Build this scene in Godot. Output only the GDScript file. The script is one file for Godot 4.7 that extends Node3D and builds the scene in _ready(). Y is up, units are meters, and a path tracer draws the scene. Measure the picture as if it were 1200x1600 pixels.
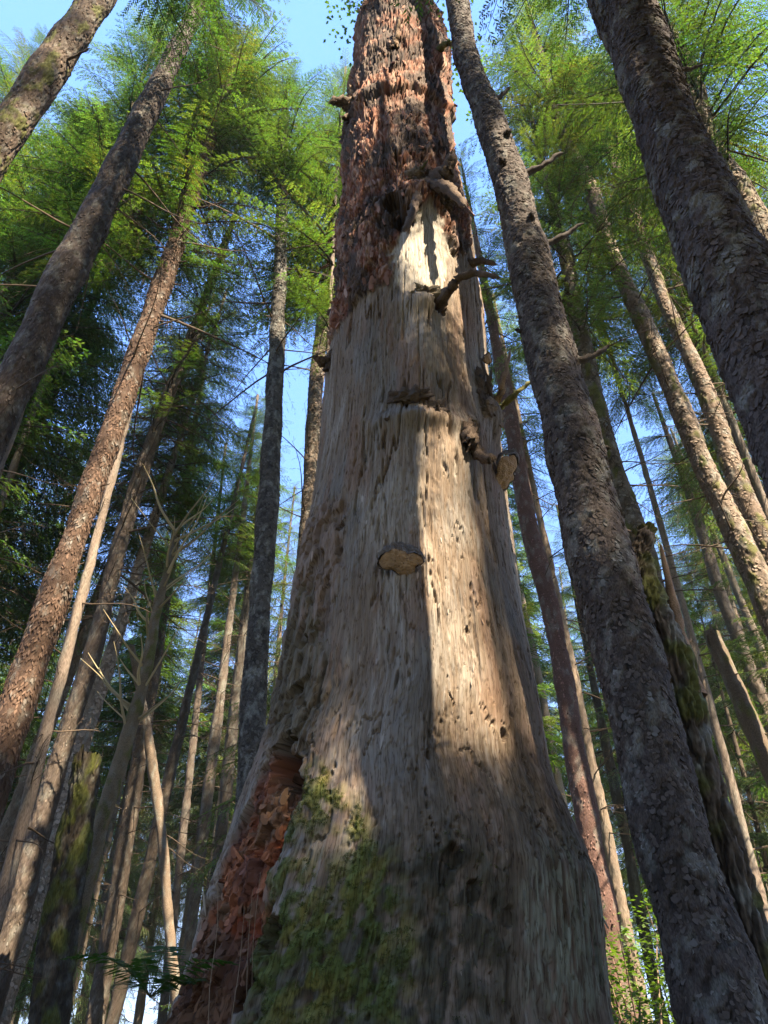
extends Node3D

# A giant dead tree in a conifer forest, seen from its foot; sun from behind the viewpoint.

const AXIS_Z := -8.2
const SUN_AZ := 37.0      # degrees to the right of straight behind the camera
const SUN_EL := 53.0

var rng := RandomNumberGenerator.new()
var mats := {}
var meshes := {}
var taken := {}

class Soup:
	var p := PackedVector3Array()
	var n := PackedVector3Array()
	var c := PackedColorArray()
	var uv := PackedVector2Array()
	var ix := PackedInt32Array()
	func tri(a: Vector3, b: Vector3, d: Vector3, nn: Vector3, col: Color) -> void:
		var k := p.size()
		p.append(a); p.append(b); p.append(d)
		for q in 3:
			n.append(nn); c.append(col); uv.append(Vector2.ZERO)
		ix.append(k); ix.append(k + 1); ix.append(k + 2)
	func leaf(o: Vector3, d: Vector3, w: Vector3, col: Color) -> void:   # a rhombus from o along d, half width w
		var k := p.size()
		var nn := d.cross(w).normalized()
		if nn.y < 0.0:
			nn = -nn
			w = -w
		var m := o + d * 0.45
		p.append(o); p.append(m + w); p.append(o + d); p.append(m - w)
		for q in 4:
			n.append(nn); c.append(col); uv.append(Vector2.ZERO)
		ix.append(k); ix.append(k + 1); ix.append(k + 2); ix.append(k); ix.append(k + 2); ix.append(k + 3)
	func tube(pts: Array, rad: Array, seg: int, col: Color, rough := 0.0, nz: FastNoiseLite = null) -> void:
		var k := p.size()
		var m := pts.size()
		var along := 0.0
		for j in m:
			var t: Vector3 = (pts[mini(j + 1, m - 1)] - pts[maxi(j - 1, 0)]).normalized()
			var a := t.cross(Vector3(0.13, 0.2, 1.0) if absf(t.z) < 0.8 else Vector3(1, 0.1, 0)).normalized()
			var b := a.cross(t).normalized()
			if j > 0: along += (pts[j] - pts[j - 1]).length()
			for i in seg + 1:
				var ang := TAU * i / seg
				var dir := a * cos(ang) + b * sin(ang)
				var r: float = rad[j]
				if nz: r *= 1.0 + rough * nz.get_noise_3dv((pts[j] * 0.45 + dir * r) * 16.0)
				p.append(pts[j] + dir * r); n.append(dir)
				var shade := 1.0
				if nz: shade = 1.0 + 0.5 * nz.get_noise_3dv((pts[j] + dir * r) * 6.0 + Vector3(7, 3, 1))
				c.append(Color(col.r * shade, col.g * shade, col.b * shade)); uv.append(Vector2(float(i) / seg, along * 2.0))
		for j in m - 1:
			for i in seg:
				var q := k + j * (seg + 1) + i
				ix.append(q); ix.append(q + seg + 2); ix.append(q + seg + 1)
				ix.append(q); ix.append(q + 1); ix.append(q + seg + 2)
	func face(a: Vector3, b: Vector3, d: Vector3, hint: Vector3, col: Color) -> void:
		var cr := (b - a).cross(d - a)
		if cr.dot(hint) > 0.0: tri(a, d, b, cr.normalized(), col)
		else: tri(a, b, d, -cr.normalized(), col)
	func mesh() -> ArrayMesh:
		var a := []
		a.resize(Mesh.ARRAY_MAX)
		a[Mesh.ARRAY_VERTEX] = p; a[Mesh.ARRAY_NORMAL] = n; a[Mesh.ARRAY_COLOR] = c; a[Mesh.ARRAY_TEX_UV] = uv; a[Mesh.ARRAY_INDEX] = ix
		var am := ArrayMesh.new()
		am.add_surface_from_arrays(Mesh.PRIMITIVE_TRIANGLES, a)
		return am

func fnl(sd: int, freq: float, type := FastNoiseLite.TYPE_SIMPLEX_SMOOTH, oct := 1) -> FastNoiseLite:
	var f := FastNoiseLite.new()
	f.seed = sd
	f.noise_type = type
	f.frequency = freq
	f.fractal_type = FastNoiseLite.FRACTAL_FBM if oct > 1 else FastNoiseLite.FRACTAL_NONE
	f.fractal_octaves = oct
	return f

func ramp(stops: Array) -> Gradient:
	var g := Gradient.new()
	var o := PackedFloat32Array()
	var cc := PackedColorArray()
	for s in stops:
		o.append(s[0]); cc.append(s[1])
	g.offsets = o; g.colors = cc
	return g

func ntex(n: FastNoiseLite, size: int, g: Gradient = null) -> NoiseTexture2D:
	var t := NoiseTexture2D.new()
	t.width = size; t.height = size
	t.seamless = true
	t.noise = n
	if g: t.color_ramp = g
	return t

func numbered(called: String) -> String:
	if not taken.has(called):
		taken[called] = 0
		return called
	taken[called] += 1
	return "%s_%03d" % [called, taken[called]]

func thing(called: String, label: String, category: String, at: Vector3, group := "") -> Node3D:
	var o := Node3D.new()
	o.name = numbered(called)
	add_child(o)
	o.position = at
	o.set_meta("label", label)
	o.set_meta("category", category)
	if group: o.set_meta("group", group)
	return o

func part(called: String, mesh: Mesh, mat: Material, parent: Node3D, label := "") -> MeshInstance3D:
	var m := MeshInstance3D.new()
	m.name = called
	m.mesh = mesh
	m.material_override = mat
	parent.add_child(m, true)
	if label: m.set_meta("label", label)
	return m

func grid_mesh(pos: PackedVector3Array, col: PackedColorArray, uv: PackedVector2Array, nu: int, nv: int, closed := true) -> ArrayMesh:
	var nor := PackedVector3Array()
	nor.resize(pos.size())
	var ix := PackedInt32Array()
	ix.resize((nu - 1) * (nv - 1) * 6)
	var k := 0
	for j in nv:
		var ja := maxi(j - 1, 0) * nu
		var jb := mini(j + 1, nv - 1) * nu
		for i in nu:
			var ia := i - 1
			var ib := i + 1
			if closed:
				if ia < 0: ia = nu - 2
				if ib >= nu: ib = 1
			else:
				ia = maxi(ia, 0); ib = mini(ib, nu - 1)
			nor[j * nu + i] = (pos[j * nu + ib] - pos[j * nu + ia]).cross(pos[jb + i] - pos[ja + i]).normalized()
			if j < nv - 1 and i < nu - 1:
				var q := j * nu + i
				ix[k] = q; ix[k + 1] = q + nu; ix[k + 2] = q + nu + 1
				ix[k + 3] = q; ix[k + 4] = q + nu + 1; ix[k + 5] = q + 1
				k += 6
	var a := []
	a.resize(Mesh.ARRAY_MAX)
	a[Mesh.ARRAY_VERTEX] = pos; a[Mesh.ARRAY_NORMAL] = nor; a[Mesh.ARRAY_COLOR] = col; a[Mesh.ARRAY_TEX_UV] = uv; a[Mesh.ARRAY_INDEX] = ix
	var am := ArrayMesh.new()
	am.add_surface_from_arrays(Mesh.PRIMITIVE_TRIANGLES, a)
	return am

func ground_y(x: float, z: float) -> float:
	return maxf(0.0, 0.05 * (Vector2(x, z).length() - 6.0))

# ---------------------------------------------------------------- materials
func make_materials() -> void:
	var fine := fnl(11, 0.02, FastNoiseLite.TYPE_SIMPLEX_SMOOTH, 5)
	var fine_h := ntex(fine, 1024)
	var wood := StandardMaterial3D.new()
	wood.vertex_color_use_as_albedo = true
	wood.albedo_texture = ntex(fnl(12, 0.016, FastNoiseLite.TYPE_SIMPLEX_SMOOTH, 5), 1024, ramp([[0.0, Color(0.8, 0.78, 0.75)], [0.3, Color(0.97, 0.96, 0.95)], [0.44, Color(0.9, 0.88, 0.86)], [0.49, Color(0.62, 0.58, 0.54)], [0.53, Color(0.93, 0.92, 0.9)], [0.8, Color(1, 1, 1)], [1.0, Color(0.85, 0.83, 0.8)]]))
	wood.heightmap_enabled = true
	wood.heightmap_texture = fine_h
	wood.heightmap_scale = 0.7
	wood.roughness = 0.85
	wood.metallic_specular = 0.25
	mats.wood = wood
	var bark := StandardMaterial3D.new()
	bark.vertex_color_use_as_albedo = true
	bark.albedo_texture = ntex(fnl(14, 0.03, FastNoiseLite.TYPE_SIMPLEX_SMOOTH, 5), 1024, ramp([[0.0, Color(0.6, 0.58, 0.57)], [0.4, Color(0.82, 0.81, 0.8)], [0.62, Color(0.92, 0.91, 0.9)], [1.0, Color(1, 1, 1)]]))
	bark.heightmap_enabled = true
	bark.heightmap_texture = fine_h
	bark.heightmap_scale = 0.35
	bark.roughness = 0.85
	bark.metallic_specular = 0.3
	mats.bark = bark
	var leaf := StandardMaterial3D.new()
	leaf.vertex_color_use_as_albedo = true
	leaf.roughness = 0.55
	leaf.metallic_specular = 0.4
	leaf.backlight_enabled = true
	leaf.backlight = Color(0.9, 1.0, 0.5)
	mats.leaf = leaf
	var twig := StandardMaterial3D.new()
	twig.vertex_color_use_as_albedo = true
	twig.roughness = 0.9
	twig.metallic_specular = 0.25
	mats.twig = twig
	var conk_top := StandardMaterial3D.new()
	conk_top.vertex_color_use_as_albedo = true
	conk_top.roughness = 0.7
	conk_top.heightmap_enabled = true
	conk_top.heightmap_texture = fine_h
	conk_top.heightmap_scale = 1.0
	mats.conk = conk_top
	var soil := StandardMaterial3D.new()
	soil.albedo_texture = ntex(fnl(16, 0.02, FastNoiseLite.TYPE_SIMPLEX_SMOOTH, 5), 1024, ramp([[0.0, Color(0.2, 0.14, 0.08)], [0.45, Color(0.3, 0.22, 0.12)], [0.6, Color(0.28, 0.32, 0.12)], [1.0, Color(0.42, 0.44, 0.16)]]))
	soil.uv1_triplanar = true
	soil.uv1_world_triplanar = true
	soil.uv1_scale = Vector3(0.3, 0.3, 0.3)
	soil.roughness = 0.95
	mats.soil = soil

# ---------------------------------------------------------------- trunks
func path_at(pts: Array, h: float) -> Array:   # [centre, radius] at height h of a trunk given as [x, y, z, r] upward
	var n := pts.size()
	var j := 0
	while j < n - 2 and pts[j + 1][1] < h: j += 1
	var a = pts[j]
	var b = pts[j + 1]
	var t := clampf((h - a[1]) / maxf(b[1] - a[1], 0.001), 0.0, 1.0)
	var pr = pts[maxi(j - 1, 0)]
	var po = pts[mini(j + 2, n - 1)]
	var span: float = b[1] - a[1]
	var x := cubic_interpolate_in_time(a[0], b[0], pr[0], po[0], t, span, pr[1] - a[1], po[1] - a[1]) if j > 0 and j < n - 2 else lerpf(a[0], b[0], t)
	var ease := t * t * (3.0 - 2.0 * t)
	return [Vector3(x, h, lerpf(a[2], b[2], t)), lerpf(a[3], b[3], ease)]

# styles: "scaly" plates, "furrow" ridges, "smooth" thin bark with rings
func trunk_mesh(pts: Array, style: String, tint: Color, opt := {}) -> ArrayMesh:
	var seg: int = opt.get("seg", 40)
	var step: float = opt.get("step", 0.12)
	var sd: int = opt.get("seed", 1)
	var relief: float = opt.get("relief", 1.0)
	var moss: float = opt.get("moss", 0.0)
	var lichen: float = opt.get("lichen", 0.25)
	var jag: float = opt.get("jag", 0.0)
	var from_h: float = pts[0][1]
	var to_h: float = pts[pts.size() - 1][1]
	var fine_to: float = opt.get("fine_to", to_h)
	var low := fnl(sd, 0.9)
	var mid := fnl(sd + 1, 1.0, FastNoiseLite.TYPE_SIMPLEX_SMOOTH, 3)
	var cel := fnl(sd + 2, 1.0, FastNoiseLite.TYPE_CELLULAR)
	cel.cellular_return_type = FastNoiseLite.RETURN_DISTANCE2_SUB
	cel.cellular_jitter = 1.0
	var cval := fnl(sd + 2, 1.0, FastNoiseLite.TYPE_CELLULAR)
	cval.cellular_return_type = FastNoiseLite.RETURN_CELL_VALUE
	cval.cellular_jitter = 1.0
	var patch := fnl(sd + 3, 1.0, FastNoiseLite.TYPE_SIMPLEX_SMOOTH, 3)
	var hs := PackedFloat32Array()
	var h := from_h
	while h < to_h:
		hs.append(h)
		h += step if h < fine_to else maxf(step, 0.15)
	hs.append(to_h)
	var nu := seg + 1
	var nv := hs.size()
	var pos := PackedVector3Array()
	var col := PackedColorArray()
	var uv := PackedVector2Array()
	pos.resize(nu * nv); col.resize(nu * nv); uv.resize(nu * nv)
	var rep := maxf(1.0, roundf(TAU * pts[1][3] / 0.5))
	var lich := Color(0.30, 0.31, 0.27)
	var mossy := Color(0.11, 0.125, 0.02)
	var cw: float = opt.get("cell", 17.0)
	for j in nv:
		var hh := hs[j]
		var c := path_at(pts, hh)
		var o: Vector3 = c[0]
		var r: float = c[1]
		for i in nu:
			var ang := TAU * (i % seg) / seg
			var dir := Vector3(sin(ang), 0, cos(ang))
			var q := o + dir * r
			var d := r * 0.15 * low.get_noise_3d(q.x * 1.8, hh * 0.8, q.z * 1.8)
			var v := 1.0
			if style == "scaly":
				var wx := q.x * cw + 0.8 * mid.get_noise_3d(q.x * 6.0, hh * 6.0, q.z * 6.0)
				var wy := hh * cw * 0.6
				var e := cel.get_noise_3d(wx, wy, q.z * cw)
				var cv := cval.get_noise_3d(wx, wy, q.z * cw)
				var e_up := cel.get_noise_3d(wx, wy + 0.35, q.z * cw)
				d += relief * (0.013 * smoothstep(-1.0, -0.86, e) + 0.016 * (e_up - e) + 0.009 * cv + 0.006 * mid.get_noise_3d(q.x * 9.0, hh * 7.0, q.z * 9.0))
				v = 1.0 + 0.5 * cv
			elif style == "furrow":
				var e2 := absf(mid.get_noise_3d(q.x * 15.0, hh * 1.7, q.z * 15.0))
				d += relief * (0.03 * minf(e2 * 4.0, 1.0) + 0.008 * patch.get_noise_3d(q.x * 30.0, hh * 12.0, q.z * 30.0))
				v = 1.0 + 0.25 * patch.get_noise_3d(q.x * 16.0, hh * 3.0, q.z * 16.0)
			else:
				d += relief * (0.008 * mid.get_noise_3d(q.x * 14.0, hh * 5.0, q.z * 14.0) + 0.006 * low.get_noise_2d(hh * 3.0, 5.0))
				v = 1.0 + 0.22 * mid.get_noise_3d(q.x * 8.0, hh * 7.0, q.z * 8.0)
			if jag > 0.0 and j == nv - 1: hh = to_h - jag * (0.5 + 0.5 * sin(ang * 3.0 + sd) + 0.4 * sin(ang * 7.0))
			v += 0.28 * patch.get_noise_3d(q.x * 2.2 + 9.0, hh * 0.9, q.z * 2.2)
			var cc := Color(tint.r * v, tint.g * v, tint.b * v)
			var pl := patch.get_noise_3d(q.x * 5.0, hh * 2.6 + 40.0, q.z * 5.0)
			if lichen > 0.0: cc = cc.lerp(lich * (0.7 + 0.4 * v), lichen * smoothstep(0.05, 0.4, pl))
			if moss > 0.0:
				var pm := patch.get_noise_3d(q.x * 3.0 + 20.0, hh * 1.6, q.z * 3.0)
				var am := smoothstep(0.15 - moss * 0.5, 0.45 - moss * 0.5, pm)
				cc = cc.lerp(mossy * (0.7 + 0.5 * v), am * 0.7)
				d += am * 0.012 * relief
			pos[j * nu + i] = Vector3(o.x, hh, o.z) + dir * (r + d)
			col[j * nu + i] = cc
			uv[j * nu + i] = Vector2(rep * i / seg, hh * (0.8 if style != "furrow" else 0.3))
	return grid_mesh(pos, col, uv, nu, nv)

# ---------------------------------------------------------------- boughs
func make_bough(kind: int, sd: int) -> ArrayMesh:
	rng.seed = sd
	var s := Soup.new()
	var L := 2.0
	var brown := Color(0.075, 0.055, 0.04)
	var pts := []
	var rad := []
	var droop: float = [0.35, 0.5, 0.7, 0.3, 0.15, 0.4][kind]
	for j in 7:
		var t := j / 6.0
		pts.append(Vector3(L * t, 0.12 * t - droop * t * t, 0.06 * sin(t * 5.0 + sd)))
		rad.append(lerpf(0.02, 0.003, t))
	s.tube(pts, rad, 4, brown)
	var t := 0.1 if kind != 3 else 0.35
	var side := 1.0
	while t < 1.0:
		var f := t * 6.0
		var k := mini(int(f), 5)
		var o: Vector3 = pts[k].lerp(pts[k + 1], f - k)
		var fwd: Vector3 = (pts[k + 1] - pts[k]).normalized()
		var ln := (0.62 * pow(1.0 - t, 0.75) + 0.14) * rng.randf_range(0.6, 1.15) * smoothstep(-0.05, 0.3, t)
		var dir := (fwd * rng.randf_range(0.7, 1.1) + Vector3(0, rng.randf_range(-0.35, 0.12) - (0.5 if kind == 2 else 0.0), side)).normalized()
		var sagg: float = [0.25, 0.4, 0.7, 0.2, 0.3, 0.3][kind]
		var bare := kind == 4 or rng.randf() < (0.35 if kind == 3 else 0.06)
		var a := o
		var segs := 3
		for q in segs:
			var b := o + dir * ln * (q + 1.0) / segs + Vector3(0, -sagg * ln * pow((q + 1.0) / segs, 2.0), 0)
			s.leaf(a, b - a, dir.cross(Vector3.UP).normalized() * 0.005, brown)
			if kind == 4: s.leaf(a, b - a, Vector3(0, 0.005, 0), brown)
			a = b
		var u := 0.05
		var sd2 := 1.0
		while u < ln:
			var w := u / ln
			var bo := o + dir * u + Vector3(0, -sagg * ln * w * w, 0)
			var sdv := dir.cross(Vector3.UP).normalized() * sd2
			var tl := rng.randf_range(0.07, 0.13) * (1.25 if kind == 5 else 1.0) * (1.0 - 0.45 * w)
			var td := (dir * 0.8 + sdv * rng.randf_range(0.5, 1.0) + Vector3(0, rng.randf_range(-0.45, 0.2) - sagg * w, 0)).normalized() * tl
			if not bare:
				var wd := (td.cross(Vector3.UP).normalized() + Vector3(0, rng.randf_range(-0.5, 0.5), 0)).normalized() * rng.randf_range(0.008, 0.014) * (1.7 if kind == 5 else 1.0)
				var g := rng.randf_range(0.7, 1.3)
				var y := rng.randf_range(0.85, 1.25)
				s.leaf(bo, td, wd, Color(0.112 * g * y, 0.174 * g, 0.072 * g * rng.randf_range(0.7, 1.3)))
			elif rng.randf() < 0.5:
				s.leaf(bo, td * 1.5, td.cross(Vector3.UP).normalized() * 0.004, brown * 1.2)
			u += 0.021 if kind != 4 else 0.06
			sd2 = -sd2
		t += 0.035 if kind != 4 else 0.08
		side = -side
	var m := s.mesh()
	return m

func foliage(called: String, parent: Node3D, mesh: Mesh, xf: Array, cols: Array, mat: Material) -> MultiMeshInstance3D:
	var mm := MultiMesh.new()
	mm.transform_format = MultiMesh.TRANSFORM_3D
	mm.use_colors = true
	mm.mesh = mesh
	mm.instance_count = xf.size()
	for i in xf.size():
		mm.set_instance_transform(i, xf[i])
		mm.set_instance_color(i, cols[i])
	var o := MultiMeshInstance3D.new()
	o.name = called
	o.multimesh = mm
	o.material_override = mat
	parent.add_child(o, true)
	o.set_meta("kind", "stuff")
	return o

func sun_dir() -> Vector3:
	var a := deg_to_rad(SUN_AZ)
	var e := deg_to_rad(SUN_EL)
	return Vector3(sin(a) * cos(e), sin(e), cos(a) * cos(e))

# openings in the canopy: points that the sun reaches, with a radius
var openings := []

func in_opening(p: Vector3, most: float) -> bool:
	var s := sun_dir()
	for o in openings:
		if o[1] > most: continue
		var v: Vector3 = p - o[0]
		var t := v.dot(s)
		if t > 0.5 and (v - s * t).length() < o[1]: return true
	return false

func crown(tree: Node3D, pts: Array, kind: int, h0: float, h1: float, maxlen: float, density: float, hue: Color, sd: int, opt := {}) -> void:
	rng.seed = sd
	var xf := []
	var cols := []
	var n := int((h1 - h0) * density)
	var base := tree.position
	var most := 9.0 if base.x > 1.0 else 1.0
	for k in n:
		var f := (k + rng.randf()) / n
		var h := lerpf(h0, h1, f)
		h = minf(h1, snappedf(h, 0.6) + rng.randf_range(-0.07, 0.07))   # boughs stand in layers
		var c := path_at(pts, h)
		var L: float = maxlen * pow(1.0 - f, 0.65) * rng.randf_range(0.5, 1.1) * lerpf(0.55, 1.0, smoothstep(0.0, 0.25, f)) + 0.35
		var phi := rng.randf() * TAU
		var pitch := lerpf(-0.2, 0.35, f * f) + rng.randf_range(-0.14, 0.14)
		var b := Basis(Vector3.UP, phi) * Basis(Vector3(0, 0, 1), pitch) * Basis(Vector3(1, 0, 0), rng.randf_range(-0.3, 0.3))
		var sc := L / 2.0
		var g := rng.randf_range(0.6, 1.35)
		var yel := rng.randf_range(0.85, 1.25) if rng.randf() > 0.05 else 1.5
		var o: Vector3 = c[0] + b.x * float(c[1]) * 0.4
		if opt.has("sunny") and (in_opening(base + o + b.x * L * 0.3, most) or in_opening(base + o + b.x * L * 0.6, most) or in_opening(base + o + b.x * L * 0.9, most)): continue
		xf.append(Transform3D(b.scaled(Vector3(sc, sc, sc)), o))
		cols.append(Color(hue.r * g * yel, hue.g * g, hue.b * g))
	foliage("crown", tree, meshes["bough%d" % kind], xf, cols, mats.leaf)

func dead_limbs(tree: Node3D, pts: Array, h0: float, h1: float, len: float, density: float, sd: int) -> void:
	rng.seed = sd
	var xf := []
	var cols := []
	for k in int((h1 - h0) * density):
		var h := rng.randf_range(h0, h1)
		var c := path_at(pts, h)
		var b := Basis(Vector3.UP, rng.randf() * TAU) * Basis(Vector3(0, 0, 1), rng.randf_range(-0.35, 0.25)) * Basis(Vector3(1, 0, 0), rng.randf_range(-1.5, 1.5))
		var sc := len * rng.randf_range(0.35, 1.2) / 2.0
		xf.append(Transform3D(b.scaled(Vector3(sc, sc * 1.4, sc)), c[0] + b.x * float(c[1]) * 0.5))
		var g := rng.randf_range(0.8, 1.7)
		cols.append(Color(g, g, g))
	foliage("dead_branches", tree, meshes["bough4"], xf, cols, mats.twig)

# one loose bark flake, about 2 units across, its lower rim lifted off the stem
func flake_mesh(sd: int) -> ArrayMesh:
	rng.seed = sd
	var s := Soup.new()
	var rim := []
	for k in 8:
		var a := TAU * k / 8.0
		var r := rng.randf_range(0.72, 1.15)
		var y := sin(a) * r
		rim.append(Vector3(cos(a) * r, y, 0.18 - 0.3 * y + rng.randf_range(-0.08, 0.12)))
	var mid := Vector3(0, 0.1, 0.3)
	for k in 8:
		var a: Vector3 = rim[k]
		var b: Vector3 = rim[(k + 1) % 8]
		s.face(mid, a, b, Vector3(0, 0, 1), Color.WHITE)
		var out := Vector3(a.x + b.x, a.y + b.y, 0)
		var a2 := Vector3(a.x * 0.9, a.y * 0.9, -0.5)
		var b2 := Vector3(b.x * 0.9, b.y * 0.9, -0.5)
		s.face(a, b, a2, out, Color.WHITE)
		s.face(b, b2, a2, out, Color.WHITE)
	return s.mesh()

func bark_scales(tree: Node3D, pts: Array, sd: int, tint: Color, size: float, per_m2: float, h0: float, h1: float, tall := 1.0) -> void:
	var low := fnl(sd, 0.9)
	var patch := fnl(sd + 3, 1.0, FastNoiseLite.TYPE_SIMPLEX_SMOOTH, 3)
	rng.seed = sd + 5
	var xf := []
	var cols := []
	var area: float = TAU * path_at(pts, (h0 + h1) * 0.5)[1] * (h1 - h0)
	for k in int(area * per_m2):
		var h := rng.randf_range(h0, h1)
		var ang := rng.randf() * TAU
		var c := path_at(pts, h)
		var r: float = c[1]
		var dir := Vector3(sin(ang), 0, cos(ang))
		var q: Vector3 = c[0] + dir * r
		var d := r * 0.15 * low.get_noise_3d(q.x * 1.8, h * 0.8, q.z * 1.8)
		var keep := patch.get_noise_3d(q.x * 4.0, h * 2.0 + 77.0, q.z * 4.0)
		if keep < -0.28: continue
		var b := Basis(dir.cross(Vector3.DOWN), Vector3.UP, dir) * Basis(Vector3(0, 0, 1), rng.randf_range(-0.5, 0.5)) * Basis(Vector3(1, 0, 0), rng.randf_range(-0.25, 0.1)) * Basis(Vector3(0, 1, 0), rng.randf_range(-0.2, 0.2))
		var sz := size * rng.randf_range(0.55, 1.35)
		xf.append(Transform3D(b * Basis.from_scale(Vector3(sz, sz * tall * rng.randf_range(1.0, 1.7), sz * 0.55)), q + dir * (d + 0.006)))
		var g := rng.randf_range(0.6, 1.35) * (1.0 + 0.35 * patch.get_noise_3d(q.x * 2.2 + 9.0, h * 0.9, q.z * 2.2))
		var cc := Color(tint.r * g, tint.g * g, tint.b * g)
		cc = cc.lerp(Color(0.30, 0.30, 0.27), 0.55 * smoothstep(0.1, 0.4, patch.get_noise_3d(q.x * 5.0, h * 2.6 + 40.0, q.z * 5.0)) * rng.randf())
		cols.append(cc)
	foliage("bark_scales", tree, meshes["flake%d" % (sd % 3)], xf, cols, mats.twig)

func rel(pts: Array) -> Array:   # path relative to its first point's x, z and height
	var out := []
	var b = pts[0]
	for q in pts: out.append([q[0] - b[0], q[1] - b[1], q[2] - b[2], q[3]])
	return out
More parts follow.
